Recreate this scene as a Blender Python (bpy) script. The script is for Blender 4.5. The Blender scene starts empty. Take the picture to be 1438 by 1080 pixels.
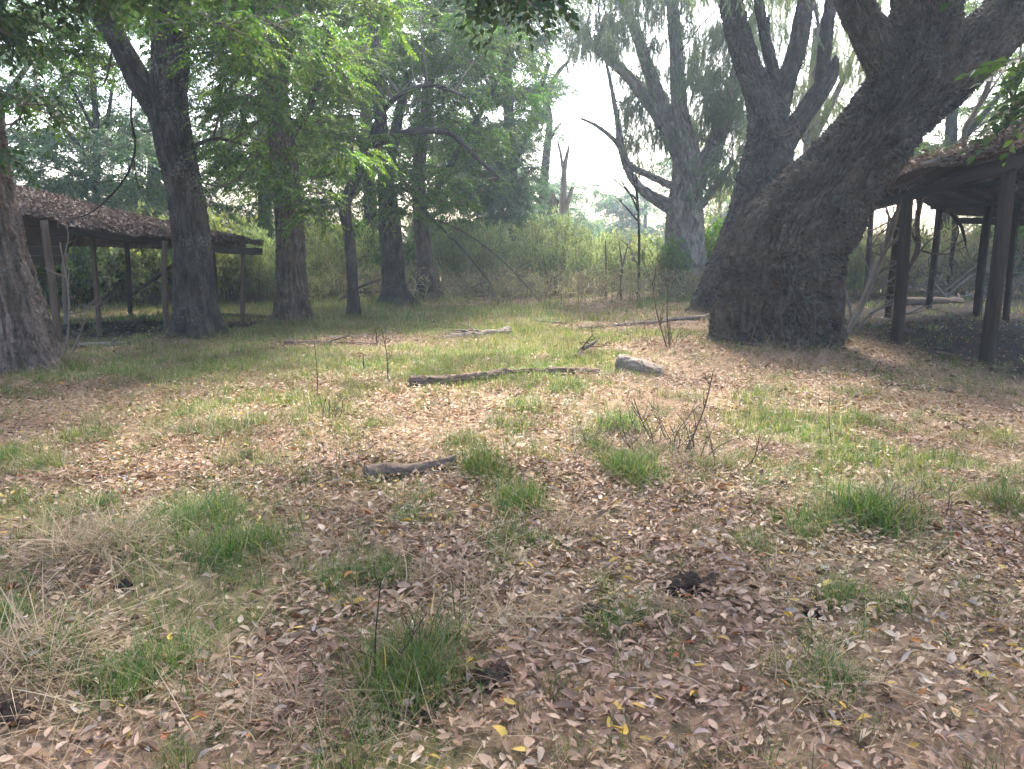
import bpy, math
import numpy as np
from mathutils import Vector
R = math.radians
scn = bpy.context.scene
COL = scn.collection
rng = np.random.default_rng(7)

# ------------------------------------------------------------------ camera
FPX, CX, CY, HZ = 1107.0, 719.0, 540.0, 345.0      # photograph's pixels
CAM_H = 1.5
TH = math.atan((CY - HZ) / FPX)
cam = bpy.data.cameras.new('camera'); cam_o = bpy.data.objects.new('camera', cam); COL.objects.link(cam_o)
cam.sensor_fit = 'HORIZONTAL'; cam.sensor_width = 36.0; cam.lens = 36.0 * FPX / 1438.0
cam.clip_start = 0.05; cam.clip_end = 600
cam_o.location = (0, 0, CAM_H); cam_o.rotation_euler = (R(90) - TH, 0, 0)
scn.camera = cam_o
Fv = np.array([0, math.cos(TH), -math.sin(TH)]); Uv = np.array([0, math.sin(TH), math.cos(TH)]); Rv = np.array([1., 0, 0])

def ray(px, py):
    return Fv + (px - CX) / FPX * Rv - (py - CY) / FPX * Uv

def at(px, py, Y):
    d = ray(px, py)
    return np.array([0, 0, CAM_H]) + d * (Y / d[1])

def proj(P):
    Q = np.asarray(P) - np.array([0, 0, CAM_H])
    z = Q @ Fv
    z = np.where(z < 0.05, 0.05, z)
    return CX + FPX * (Q @ Rv) / z, CY - FPX * (Q @ Uv) / z

# ------------------------------------------------------------------ noise
def _h(ix, iy, iz, s):
    n = (ix.astype(np.int64) * 374761393 + iy.astype(np.int64) * 668265263 + iz.astype(np.int64) * 1440662683 + s * 974711) & 0xffffffff
    n = ((n ^ (n >> 13)) * 1274126177) & 0xffffffff
    n = ((n ^ (n >> 16)) * 2246822519) & 0xffffffff
    n = n ^ (n >> 15)
    return (n & 0xffffff) / float(0xffffff)

def vnoise(P, s=0):
    P = np.asarray(P, float); I = np.floor(P).astype(np.int64); f = P - I; f = f * f * (3 - 2 * f)
    x, y, z = I[:, 0], I[:, 1], I[:, 2]; o = 0
    for dx in (0, 1):
        wx = f[:, 0] if dx else 1 - f[:, 0]
        for dy in (0, 1):
            wy = f[:, 1] if dy else 1 - f[:, 1]
            for dz in (0, 1):
                wz = f[:, 2] if dz else 1 - f[:, 2]
                o = o + wx * wy * wz * _h(x + dx, y + dy, z + dz, s)
    return o * 2 - 1

def fbm(P, s=0, n=4):
    P = np.asarray(P, float); o = 0; a = 0.5
    for k in range(n):
        o = o + a * vnoise(P * 2 ** k, s + k * 17); a *= .5
    return o

def worley(P, s=0):
    P = np.asarray(P, float); I = np.floor(P).astype(np.int64)
    F1 = np.full(len(P), 9.); F2 = np.full(len(P), 9.)
    for dx in (-1, 0, 1):
        for dy in (-1, 0, 1):
            for dz in (-1, 0, 1):
                x, y, z = I[:, 0] + dx, I[:, 1] + dy, I[:, 2] + dz
                q = np.stack([x + _h(x, y, z, s), y + _h(x, y, z, s + 1), z + _h(x, y, z, s + 2)], 1)
                d = np.sqrt(((q - P) ** 2).sum(1))
                F2 = np.minimum(F2, np.maximum(F1, d)); F1 = np.minimum(F1, d)
    return F1, F2

def n2(x, y, f, s=0):
    x = np.atleast_1d(np.asarray(x, float)); y = np.atleast_1d(np.asarray(y, float))
    return vnoise(np.stack([x * f, y * f, np.zeros_like(x)], 1), s)

# ------------------------------------------------------------------ mesh helpers
class MB:
    def __init__(self): self.V = []; self.F = []; self.n = 0; self.A = []
    def add(self, V, faces, mat=0, attr=None):
        V = np.asarray(V, np.float32)
        if not isinstance(faces, list): faces = [faces]
        for f in faces:
            f = np.asarray(f, np.int64)
            if f.size: self.F.append((f + self.n, mat))
        self.V.append(V); self.n += len(V)
        if attr is not None: self.A.append(np.asarray(attr, np.float32))
    def build(self, name, mats, parent=None, loc=(0, 0, 0), smooth=True):
        me = bpy.data.meshes.new(name)
        V = np.concatenate(self.V) - np.asarray(loc, np.float32)
        me.vertices.add(len(V)); me.vertices.foreach_set('co', V.ravel().astype(np.float32))
        lv = np.concatenate([f.ravel() for f, m in self.F]); sz = np.concatenate([np.full(len(f), f.shape[1]) for f, m in self.F])
        mi = np.concatenate([np.full(len(f), m) for f, m in self.F])
        me.loops.add(len(lv)); me.loops.foreach_set('vertex_index', lv.astype(np.int32))
        me.polygons.add(len(sz)); me.polygons.foreach_set('loop_start', np.concatenate([[0], np.cumsum(sz)[:-1]]).astype(np.int32))
        me.polygons.foreach_set('material_index', mi.astype(np.int32))
        me.polygons.foreach_set('use_smooth', np.full(len(sz), smooth))
        if self.A:
            a = me.attributes.new('bco', 'FLOAT_VECTOR', 'POINT'); a.data.foreach_set('vector', np.concatenate(self.A).ravel())
        me.update(calc_edges=True); me.validate()
        for m in (mats if isinstance(mats, (list, tuple)) else [mats]): me.materials.append(m)
        o = bpy.data.objects.new(name, me); COL.objects.link(o)
        if parent is not None: o.parent = parent
        else: o.location = loc
        return o

def tag(o, label, cat, group=None, kind=None):
    o['label'] = label; o['category'] = cat
    if group: o['group'] = group
    if kind: o['kind'] = kind
    return o

def thing(name, label, cat, loc, group=None):
    o = bpy.data.objects.new(name, None); COL.objects.link(o); o.location = loc; o.empty_display_size = .3
    return tag(o, label, cat, group)

def spline(pts, n):
    P = np.asarray(pts, float)
    if len(P) == 2: t = np.linspace(0, 1, n)[:, None]; return P[0] * (1 - t) + P[1] * t
    E = np.concatenate([[2 * P[0] - P[1]], P, [2 * P[-1] - P[-2]]])
    seg = np.linalg.norm(np.diff(P[:, :3], axis=0), axis=1); cum = np.concatenate([[0], np.cumsum(seg)])
    s = np.linspace(0, cum[-1], n); k = np.clip(np.searchsorted(cum, s, 'right') - 1, 0, len(P) - 2)
    t = ((s - cum[k]) / np.maximum(seg[k], 1e-9))[:, None]
    p0, p1, p2, p3 = E[k], E[k + 1], E[k + 2], E[k + 3]
    return .5 * (2 * p1 + (p2 - p0) * t + (2 * p0 - 5 * p1 + 4 * p2 - p3) * t * t + (3 * p1 - p0 - 3 * p2 + p3) * t ** 3)

def frames(C):
    T = np.gradient(C, axis=0); T /= np.linalg.norm(T, axis=1)[:, None] + 1e-12
    N = np.zeros_like(T); a = np.array([0, 1., 0]) if abs(T[0, 1]) < .8 else np.array([1., 0, 0])
    v = a - T[0] * (a @ T[0]); N[0] = v / np.linalg.norm(v)
    for i in range(1, len(C)):
        v = N[i - 1] - T[i] * (N[i - 1] @ T[i]); N[i] = v / (np.linalg.norm(v) + 1e-12)
    return T, N, np.cross(T, N)

def grid_faces(nr, ns):
    i = np.arange(nr - 1)[:, None] * ns; j = np.arange(ns)[None]; jn = (j + 1) % ns
    return np.stack([i + j, i + jn, i + ns + jn, i + ns + j], -1).reshape(-1, 4)

def tube(mb, pts, rad, ns=5, mat=0, attr=False, cap=False):
    C = np.asarray(pts, float); n = len(C); rad = np.broadcast_to(np.asarray(rad, float), (n,))
    T, N, B = frames(C); th = np.arange(ns) / ns * 2 * np.pi
    V = C[:, None] + rad[:, None, None] * (np.cos(th)[None, :, None] * N[:, None] + np.sin(th)[None, :, None] * B[:, None])
    s = np.concatenate([[0], np.cumsum(np.linalg.norm(np.diff(C, axis=0), axis=1))])
    at_ = None
    if attr:
        rm = rad.mean()
        at_ = np.stack([np.broadcast_to(rm * np.cos(th), (n, ns)), np.broadcast_to(rm * np.sin(th), (n, ns)), np.broadcast_to(s[:, None], (n, ns))], -1).reshape(-1, 3)
    F = [grid_faces(n, ns)]
    if cap: F += [np.arange(ns)[::-1][None], ((n - 1) * ns + np.arange(ns))[None]]
    mb.add(V.reshape(-1, 3), F, mat, at_)

def bark_tube(mb, pts, rad, ns, nl, amp=.02, w=.05, l=.2, flare=0, lobes=5, seed=0, cap=True, lump=.06, twist=0.0):
    """A trunk or limb: swept ring with a spreading foot, lumps and ridged bark as real relief."""
    D = spline(np.column_stack([pts, rad]), nl); C, r = D[:, :3], np.maximum(D[:, 3], .004)
    T, N, B = frames(C); th = np.arange(ns) / ns * 2 * np.pi
    s = np.concatenate([[0], np.cumsum(np.linalg.norm(np.diff(C, axis=0), axis=1))])
    rm = r.mean(); S, TH_ = np.meshgrid(s, th, indexing='ij'); TW = TH_ + twist * S
    bco = np.stack([rm * np.cos(TW), rm * np.sin(TW), S], -1).reshape(-1, 3)
    rr = np.repeat(r, ns)
    k = lump * fbm(bco * np.array([1.1, 1.1, .8]) / max(rm, .1) * .5 + seed * 3.1, seed, 3) * rr * 2
    if flare:
        ph = np.random.default_rng(seed).uniform(0, 6.28, 3); t = TH_.ravel()
        lob = .55 + .3 * np.cos(lobes * t + ph[0]) + .22 * np.cos((lobes - 2) * t + ph[1])
        k = k + flare * .8 * rr * np.exp(-np.maximum(S.ravel() - .3, 0) / .16) * (.5 + .5 * lob) * .6
        k = k + flare * rr * np.exp(-np.maximum(S.ravel() - .35, 0) / (.55 * max(rm / .4, .6))) * lob
    if amp:
        q = bco + .5 * w * np.stack([vnoise(bco / w * .6, seed + 5), vnoise(bco / w * .6, seed + 6), 3 * vnoise(bco / w * .4, seed + 7)], 1)
        q = q / np.array([w, w, l])
        f1, f2 = worley(q, seed); e = np.clip((f2 - f1) * 2.2, 0, 1)
        g1, g2 = worley(q * np.array([2.1, 2.1, 2.6]) + 9, seed + 40); e2 = np.clip((g2 - g1) * 2.2, 0, 1)
        dirt = .8 + .35 * vnoise(bco * 1.7, seed + 3)
        k = k + amp * dirt * (e - .6 + .4 * (e2 - .6)) + amp * .35 * vnoise(bco / w * 3., seed + 9)
    rad2 = (rr + k).reshape(nl, ns)
    V = C[:, None] + rad2[..., None] * (np.cos(th)[None, :, None] * N[:, None] + np.sin(th)[None, :, None] * B[:, None])
    F = [grid_faces(nl, ns)]
    if cap: F.append(((nl - 1) * ns + np.arange(ns))[None])
    mb.add(V.reshape(-1, 3), F, 0, bco)
    return C, r

# ------------------------------------------------------------------ materials
def nodes(name):
    m = bpy.data.materials.new(name); m.use_nodes = True; nt = m.node_tree; nt.nodes.clear()
    out = nt.nodes.new('ShaderNodeOutputMaterial')
    def N(t, **k):
        n = nt.nodes.new(t)
        for a, b in k.items():
            if a.startswith('i_'):
                key = a[2:]; n.inputs[int(key) if key.isdigit() else key.replace('_', ' ')].default_value = b
            else: setattr(n, a, b)
        return n
    return m, N, nt.links.new, out

def ramp(N, stops, interp='LINEAR'):
    r = N('ShaderNodeValToRGB'); cr = r.color_ramp; cr.interpolation = interp
    while len(cr.elements) < len(stops): cr.elements.new(.5)
    for e, (p, c) in zip(cr.elements, stops): e.position = p; e.color = (*c, 1)
    return r

def leaf_mat(name, stops, trans=.45, rough=.5, spec=.25, tint=(1.15, 1.25, .6), patch=.0):
    m, N, L, out = nodes(name)
    g = N('ShaderNodeNewGeometry'); r = ramp(N, stops); L(g.outputs['Random Per Island'], r.inputs[0])
    no = N('ShaderNodeTexNoise', i_Scale=.9, i_Detail=2.0); L(g.outputs['Position'], no.inputs['Vector'])
    hv = N('ShaderNodeHueSaturation'); L(r.outputs[0], hv.inputs['Color'])
    mr = N('ShaderNodeMapRange', i_1=.3, i_2=.7, i_3=.7, i_4=1.35); L(no.outputs[0], mr.inputs[0]); L(mr.outputs[0], hv.inputs['Value'])
    mh = N('ShaderNodeMapRange', i_1=.3, i_2=.7, i_3=.475, i_4=.515); L(no.outputs[0], mh.inputs[0]); L(mh.outputs[0], hv.inputs['Hue'])
    p = N('ShaderNodeBsdfPrincipled', i_Roughness=rough); p.inputs['Specular IOR Level'].default_value = spec
    L(hv.outputs[0], p.inputs['Base Color'])
    t = N('ShaderNodeBsdfTranslucent'); mx = N('ShaderNodeMix', data_type='RGBA', blend_type='MULTIPLY'); mx.inputs[0].default_value = 1
    mx.inputs[7].default_value = (*tint, 1); L(hv.outputs[0], mx.inputs[6]); L(mx.outputs[2], t.inputs[0])
    ms = N('ShaderNodeMixShader'); ms.inputs[0].default_value = trans; L(p.outputs[0], ms.inputs[1]); L(t.outputs[0], ms.inputs[2]); L(ms.outputs[0], out.inputs[0])
    return m

def bark_mat(name, dark, light, lichen=None, lich_amt=.35, sx=22, sz=5, bump=.5):
    m, N, L, out = nodes(name)
    a = N('ShaderNodeAttribute', attribute_name='bco')
    mp = N('ShaderNodeMapping'); mp.inputs['Scale'].default_value = (sx, sx, sz); L(a.outputs['Vector'], mp.inputs[0])
    n1 = N('ShaderNodeTexNoise', i_Scale=1.0, i_Detail=8.0, i_Roughness=.65); L(mp.outputs[0], n1.inputs['Vector'])
    v = N('ShaderNodeTexVoronoi', feature='DISTANCE_TO_EDGE', i_Scale=1.0); L(mp.outputs[0], v.inputs['Vector'])
    n2_ = N('ShaderNodeTexNoise', i_Scale=2.2, i_Detail=5.0, i_Roughness=.6); L(a.outputs['Vector'], n2_.inputs['Vector'])
    ad = N('ShaderNodeMath', operation='ADD'); L(n1.outputs[0], ad.inputs[0]); L(n2_.outputs[0], ad.inputs[1])
    hf = N('ShaderNodeMath', operation='MULTIPLY', i_1=.5); L(ad.outputs[0], hf.inputs[0])
    r = ramp(N, [(.38, dark), (.58, light)]); L(hf.outputs[0], r.inputs[0]); colr = r.outputs[0]
    vc = N('ShaderNodeTexVoronoi', i_Scale=.8); L(mp.outputs[0], vc.inputs['Vector']); sc_ = N('ShaderNodeSeparateColor'); L(vc.outputs['Color'], sc_.inputs[0])
    pm = N('ShaderNodeMapRange', i_1=0.0, i_2=1.0, i_3=.62, i_4=1.4); L(sc_.outputs[0], pm.inputs[0])
    pv_ = N('ShaderNodeHueSaturation'); L(pm.outputs[0], pv_.inputs['Value']); L(colr, pv_.inputs['Color']); colr = pv_.outputs[0]
    if lichen:
        n3 = N('ShaderNodeTexNoise', i_Scale=24.0, i_Detail=7.0, i_Roughness=.7); L(a.outputs['Vector'], n3.inputs['Vector'])
        n4 = N('ShaderNodeTexNoise', i_Scale=1.3, i_Detail=2.0); L(a.outputs['Vector'], n4.inputs['Vector'])
        mu = N('ShaderNodeMath', operation='MULTIPLY'); L(n3.outputs[0], mu.inputs[0]); L(n4.outputs[0], mu.inputs[1])
        mr = N('ShaderNodeMapRange', i_1=.29, i_2=.36, i_3=0.0, i_4=lich_amt); L(mu.outputs[0], mr.inputs[0])
        mx = N('ShaderNodeMix', data_type='RGBA'); L(mr.outputs[0], mx.inputs[0]); L(colr, mx.inputs[6]); mx.inputs[7].default_value = (*lichen, 1); colr = mx.outputs[2]
    p = N('ShaderNodeBsdfPrincipled', i_Roughness=.92); p.inputs['Specular IOR Level'].default_value = .15
    L(colr, p.inputs['Base Color'])
    mi = N('ShaderNodeMath', operation='MINIMUM', i_1=.25); L(v.outputs[0], mi.inputs[0])
    sm = N('ShaderNodeMath', operation='MULTIPLY_ADD', i_1=2.2); L(mi.outputs[0], sm.inputs[0]); L(n1.outputs[0], sm.inputs[2])
    b = N('ShaderNodeBump', i_Strength=min(1, bump * 1.9), i_Distance=.03); L(sm.outputs[0], b.inputs['Height']); L(b.outputs[0], p.inputs['Normal'])
    L(p.outputs[0], out.inputs[0])
    return m

def wood_mat(name, dark, light, sc=(40, 40, 3), bump=.3, attr=True):
    m, N, L, out = nodes(name)
    a = N('ShaderNodeAttribute', attribute_name='bco') if attr else N('ShaderNodeTexCoord')
    mp = N('ShaderNodeMapping'); mp.inputs['Scale'].default_value = sc; L(a.outputs['Vector'] if attr else a.outputs['Object'], mp.inputs[0])
    n1 = N('ShaderNodeTexNoise', i_Scale=1.0, i_Detail=7.0, i_Roughness=.65); L(mp.outputs[0], n1.inputs['Vector'])
    r = ramp(N, [(.3, dark), (.68, light)]); L(n1.outputs[0], r.inputs[0])
    p = N('ShaderNodeBsdfPrincipled', i_Roughness=.9); p.inputs['Specular IOR Level'].default_value = .15
    L(r.outputs[0], p.inputs['Base Color'])
    b = N('ShaderNodeBump', i_Strength=bump, i_Distance=.015); L(n1.outputs[0], b.inputs['Height']); L(b.outputs[0], p.inputs['Normal'])
    L(p.outputs[0], out.inputs[0]); return m

M = {}
M['elm'] = leaf_mat('elm_leaf', [(0, (.028, .065, .010)), (.5, (.048, .11, .02)), (.85, (.085, .16, .02)), (1, (.16, .2, .04))], .56, tint=(1.1, 1.2, .65))
M['elm_light'] = leaf_mat('light_elm_leaf', [(0, (.045, .095, .012)), (.5, (.078, .145, .024)), (.85, (.13, .205, .022)), (1, (.21, .235, .04))], .57, tint=(1.1, 1.2, .6))
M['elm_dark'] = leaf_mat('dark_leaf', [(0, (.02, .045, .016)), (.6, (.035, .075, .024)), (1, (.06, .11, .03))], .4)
M['willow'] = leaf_mat('willow_leaf', [(0, (.085, .12, .07)), (.6, (.135, .175, .1)), (1, (.2, .235, .13))], .55, tint=(1.1, 1.15, .8))
M['gum'] = leaf_mat('bluish_leaf', [(0, (.045, .09, .045)), (.6, (.075, .135, .065)), (1, (.12, .18, .085))], .55, tint=(.95, 1.1, .85))
M['shrub'] = leaf_mat('shrub_leaf', [(0, (.14, .18, .1)), (.5, (.215, .265, .15)), (.9, (.28, .315, .19)), (1, (.36, .33, .24))], .55)
M['shrub_y'] = leaf_mat('yellowish_shrub_leaf', [(0, (.13, .165, .065)), (.6, (.21, .24, .1)), (1, (.31, .3, .16))], .5)
M['reed'] = leaf_mat('dry_reed', [(0, (.21, .17, .12)), (.5, (.32, .265, .185)), (.8, (.27, .27, .15)), (1, (.43, .37, .26))], .35)
M['grass'] = leaf_mat('grass_blade', [(0, (.026, .062, .012)), (.5, (.05, .108, .018)), (.7, (.085, .15, .026)), (.78, (.15, .15, .045)), (1, (.27, .21, .115))], .45, .45, .35)
M['lawn'] = leaf_mat('lawn_blade', [(0, (.05, .095, .018)), (.4, (.095, .15, .03)), (.6, (.15, .185, .05)), (.75, (.24, .205, .1)), (1, (.34, .275, .165))], .4, .5, .3)
M['straw'] = leaf_mat('straw', [(0, (.15, .102, .056)), (.5, (.24, .175, .1)), (1, (.36, .28, .175))], .25, .6, .2, (1, .95, .8))
LIT = [(0, (.075, .044, .026)), (.15, (.135, .084, .05)), (.4, (.205, .132, .08)), (.62, (.265, .18, .115)), (.8, (.325, .235, .155)), (.91, (.39, .305, .215)), (.95, (.2, .17, .16)), (.966, (.38, .25, .035)), (.982, (.35, .26, .06)), (.985, (.26, .1, .025)), (1, (.2, .075, .025))]
M['litter'] = leaf_mat('fallen_leaf', LIT, .18, .6, .25, (1, .85, .6))
M['roof_litter'] = leaf_mat('roof_leaf', [(0, (.032, .023, .021)), (.5, (.07, .052, .047)), (.9, (.11, .084, .074)), (1, (.18, .145, .125))], .12, .7, .15, (1, .85, .6))
M['roof_litter2'] = leaf_mat('dry_roof_leaf', [(0, (.05, .036, .03)), (.5, (.12, .088, .07)), (.9, (.2, .155, .125)), (1, (.28, .23, .19))], .12, .7, .15, (1, .85, .6))
M['bark_elm'] = bark_mat('dark_elm_bark', (.018, .0155, .013), (.06, .05, .042), (.22, .21, .18), .5)
M['bark_brown'] = bark_mat('brown_elm_bark', (.035, .025, .019), (.12, .09, .068), (.2, .19, .15), .25)
M['bark_edge'] = bark_mat('greybrown_bark', (.05, .037, .03), (.17, .128, .104), (.24, .22, .19), .35, 26, 3)
M['bark_big'] = bark_mat('furrowed_willow_bark', (.018, .0142, .0115), (.074, .058, .045), (.13, .135, .1), .45, 24, 6)
M['bark_willow'] = bark_mat('pale_willow_bark', (.1, .08, .067), (.27, .225, .19), (.33, .3, .26), .3)
M['twig'] = bark_mat('twig_bark', (.045, .036, .028), (.11, .088, .07), None, 0, 30, 8)
M['dead'] = wood_mat('weathered_deadwood', (.085, .066, .052), (.25, .2, .16))
M['deadbrown'] = wood_mat('brown_deadwood', (.045, .031, .023), (.14, .1, .075))
M['deaddark'] = wood_mat('dark_deadwood', (.014, .011, .009), (.05, .038, .03))
M['post'] = wood_mat('weathered_post', (.012, .0085, .0065), (.045, .032, .025))
M['postpale'] = wood_mat('pale_post', (.08, .066, .055), (.22, .18, .15))
M['soil'] = wood_mat('clod_soil', (.02, .013, .009), (.07, .045, .032), (18, 18, 18), .9, False)

def roof_mat():
    m, N, L, out = nodes('rusty_corrugated_iron')
    c = N('ShaderNodeTexCoord'); n1 = N('ShaderNodeTexNoise', i_Scale=2.3, i_Detail=7.0, i_Roughness=.65); L(c.outputs['Object'], n1.inputs['Vector'])
    r = ramp(N, [(.3, (.03, .016, .012)), (.5, (.065, .035, .026)), (.7, (.12, .095, .08))]); L(n1.outputs[0], r.inputs[0])
    p = N('ShaderNodeBsdfPrincipled', i_Roughness=.75, i_Metallic=.25); L(r.outputs[0], p.inputs['Base Color']); L(p.outputs[0], out.inputs[0]); return m
M['roof'] = roof_mat()

def ground_mat():
    m, N, L, out = nodes('leafy_soil')
    g = N('ShaderNodeNewGeometry'); P = g.outputs['Position']
    v = N('ShaderNodeTexVoronoi', i_Scale=24.0, i_Randomness=1.0); 
    nz = N('ShaderNodeTexNoise', i_Scale=9.0, i_Detail=4.0); L(P, nz.inputs['Vector'])
    mx0 = N('ShaderNodeVectorMath', operation='SCALE'); mx0.inputs['Scale'].default_value = .12; L(nz.outputs['Color'], mx0.inputs[0])
    av = N('ShaderNodeVectorMath', operation='ADD'); L(P, av.inputs[0]); L(mx0.outputs[0], av.inputs[1]); L(av.outputs[0], v.inputs['Vector'])
    sep = N('ShaderNodeSeparateColor'); L(v.outputs['Color'], sep.inputs[0])
    leafc = ramp(N, [(0, (.08, .05, .033)), (.3, (.14, .09, .055)), (.6, (.2, .134, .085)), (.85, (.25, .176, .115)), (1, (.29, .218, .15))]); L(sep.outputs[0], leafc.inputs[0])
    n1 = N('ShaderNodeTexNoise', i_Scale=30.0, i_Detail=9.0, i_Roughness=.7); L(P, n1.inputs['Vector'])
    soil = ramp(N, [(.3, (.075, .049, .03)), (.7, (.2, .137, .086))]); L(n1.outputs[0], soil.inputs[0])
    n2_ = N('ShaderNodeTexNoise', i_Scale=1.1, i_Detail=4.0, i_Roughness=.6); L(P, n2_.inputs['Vector'])
    mr = N('ShaderNodeMapRange', i_1=.36, i_2=.6, i_3=.25, i_4=.8); L(n2_.outputs[0], mr.inputs[0])
    mx = N('ShaderNodeMix', data_type='RGBA'); L(mr.outputs[0], mx.inputs[0]); L(soil.outputs[0], mx.inputs[6]); L(leafc.outputs[0], mx.inputs[7])
    a = N('ShaderNodeAttribute', attribute_name='turf')
    n3 = N('ShaderNodeTexNoise', i_Scale=45.0, i_Detail=5.0); L(P, n3.inputs['Vector'])
    gr = ramp(N, [(.3, (.085, .1, .026)), (.55, (.16, .15, .058)), (.75, (.24, .19, .1))]); L(n3.outputs[0], gr.inputs[0])
    mx2 = N('ShaderNodeMix', data_type='RGBA'); L(a.outputs['Fac'], mx2.inputs[0]); L(mx.outputs[2], mx2.inputs[6]); L(gr.outputs[0], mx2.inputs[7])
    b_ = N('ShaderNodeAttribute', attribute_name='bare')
    dirt = ramp(N, [(.3, (.009, .0065, .005)), (.7, (.034, .024, .018))]); L(n1.outputs[0], dirt.inputs[0])  # earth colour pushed near black to include the shade below the roofs
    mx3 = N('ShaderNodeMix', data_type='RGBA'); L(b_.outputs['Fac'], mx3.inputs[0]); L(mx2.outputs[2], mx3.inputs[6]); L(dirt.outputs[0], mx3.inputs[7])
    p = N('ShaderNodeBsdfPrincipled', i_Roughness=.95); p.inputs['Specular IOR Level'].default_value = .1
    L(mx3.outputs[2], p.inputs['Base Color'])
    sm = N('ShaderNodeMath', operation='ADD'); L(v.outputs['Distance'], sm.inputs[0]); L(n1.outputs[0], sm.inputs[1])
    b = N('ShaderNodeBump', i_Strength=.6, i_Distance=.03); L(sm.outputs[0], b.inputs['Height']); L(b.outputs[0], p.inputs['Normal'])
    L(p.outputs[0], out.inputs[0]); return m
M['ground'] = ground_mat()

# ------------------------------------------------------------------ ground
MOUNDS = []     # x, y, height, radius
def gflat(px, py):
    d = ray(px, py); t = -CAM_H / d[2]; return d[0] * t, d[1] * t
for px, py, hh, rr in ((10, 520, .12, 1.2), (278, 478, .1, .9), (413, 458, .1, .9), (555, 433, .1, 1), (602, 423, .1, .9), (965, 412, .15, 1.8), (1003, 445, .12, 1.2), (1088, 495, .16, 1.6),
                       (140, 800, .07, .35), (10, 960, .07, .3), (950, 655, .05, .4), (1230, 735, .05, .35), (680, 675, .04, .3), (280, 770, .04, .4)):
    x, y = gflat(px, py); MOUNDS.append((x, y, hh, rr))
def H(x, y):
    x = np.atleast_1d(np.asarray(x, float)); y = np.atleast_1d(np.asarray(y, float))
    z = .09 * n2(x, y, .13, 3) + .035 * n2(x, y, .55, 4) + .016 * n2(x, y, 1.9, 5)
    for a, b, hh, rr in MOUNDS: z = z + hh * np.exp(-((x - a) ** 2 + (y - b) ** 2) / rr ** 2)
    return z
def G(px, py):
    x, y = gflat(px, py)
    return np.array([x, y, H(x, y)[0]])

def bare_shade_at(x, y):      # trampled earth under the two sheds, with their shade painted into it
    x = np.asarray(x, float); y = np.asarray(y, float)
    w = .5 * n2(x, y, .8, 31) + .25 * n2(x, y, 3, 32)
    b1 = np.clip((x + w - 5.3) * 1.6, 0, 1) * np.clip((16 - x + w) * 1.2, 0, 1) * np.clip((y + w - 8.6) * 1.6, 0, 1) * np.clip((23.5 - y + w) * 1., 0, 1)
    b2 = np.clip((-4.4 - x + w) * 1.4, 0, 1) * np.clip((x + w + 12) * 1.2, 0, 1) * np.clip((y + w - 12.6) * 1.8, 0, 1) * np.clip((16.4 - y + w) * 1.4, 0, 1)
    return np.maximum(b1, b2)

def turf_at(x, y):      # how much living grass grows at a spot, 0..1
    x = np.asarray(x, float); y = np.asarray(y, float)
    p = .5 + .9 * n2(x, y, .34, 11) * .6 + .5 * n2(x, y, .9, 12) * .6 + .42 * n2(x, y, 2.6, 13) + .2 * n2(x, y, 6, 14)
    near = np.clip((y - 2) / 4, 0, 1); far = np.clip((y - 10.5) / 5, 0, 1)
    t = np.clip((p - (.7 - .1 * np.clip((1.5 - x) / 2, 0, 1) - .16 * near - .3 * far)) * 3.2, 0, 1)
    strip = np.exp(-((y - 8.2 - .06 * x) / .8) ** 2) * np.clip((-x - .3) / 1.5, 0, 1)     # bare leafy strip
    strip2 = np.clip((x - 3.2) / 1.5, 0, 1) * np.clip((9.6 - y) / 1.5, 0, 1)
    return t * (1 - .85 * np.maximum(strip, .7 * strip2)) * (1 - bare_shade_at(x, y))

def axis(lo, hi, c, n, k):
    t = np.linspace(-1, 1, n); f = np.sinh(k * t) / math.sinh(k)
    return np.where(f < 0, c + (c - lo) * f, c + (hi - c) * f)
gx = axis(-75, 75, 0, 420, 3.4); gy = axis(-14, 100, 5, 420, 3.2)
X, Y = np.meshgrid(gx, gy); xs, ys = X.ravel(), Y.ravel()
zs = H(xs, ys) + .012 * n2(xs, ys, 7, 6) + .006 * n2(xs, ys, 17, 7)
mb = MB(); nx = len(gx); i = np.arange(len(gy) - 1)[:, None] * nx; j = np.arange(nx - 1)[None]
mb.add(np.stack([xs, ys, zs], 1), np.stack([i + j, i + j + 1, i + nx + j + 1, i + nx + j], -1).reshape(-1, 4))
ground = mb.build('ground', M['ground']); ground['kind'] = 'structure'
for nm, val in (('turf', .75 * turf_at(xs, ys)), ('bare', bare_shade_at(xs, ys))):
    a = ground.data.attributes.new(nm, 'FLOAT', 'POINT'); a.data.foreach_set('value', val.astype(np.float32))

# ------------------------------------------------------------------ templates and scatter
def place(mb, tpl, Rm, T, mats=(0, 1)):
    """Copy a template (list of (V, faces, slot)) to every rotation/scale Rm (k,3,3) and offset T (k,3)."""
    for V, F, slot in tpl:
        k, n = len(T), len(V)
        W = np.einsum('kij,nj->kni', Rm, V) + T[:, None]
        off = (np.arange(k) * n)[:, None, None]
        mb.add(W.reshape(-1, 3), [(f[None] + off).reshape(-1, f.shape[1]) for f in F], mats[slot])

def leaf4(base, d, nrm, L, w, bend=.15):
    s = np.cross(nrm, d); s /= np.linalg.norm(s) + 1e-9
    return np.array([base, base + d * L * .45 + s * w / 2 + nrm * w * .18, base + d * L - nrm * L * bend, base + d * L * .45 - s * w / 2 + nrm * w * .18])
QF = np.array([[0, 3, 2], [0, 2, 1]])

def stack_leaves(L4):
    n = len(L4); V = np.concatenate(L4); F = (QF[None] + (np.arange(n) * 4)[:, None, None]).reshape(-1, 3)
    return V, [F]

def prism(pts, rads):
    m = MB(); tube(m, pts, rads, 3); return np.concatenate(m.V), [f for f, _ in m.F]

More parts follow.
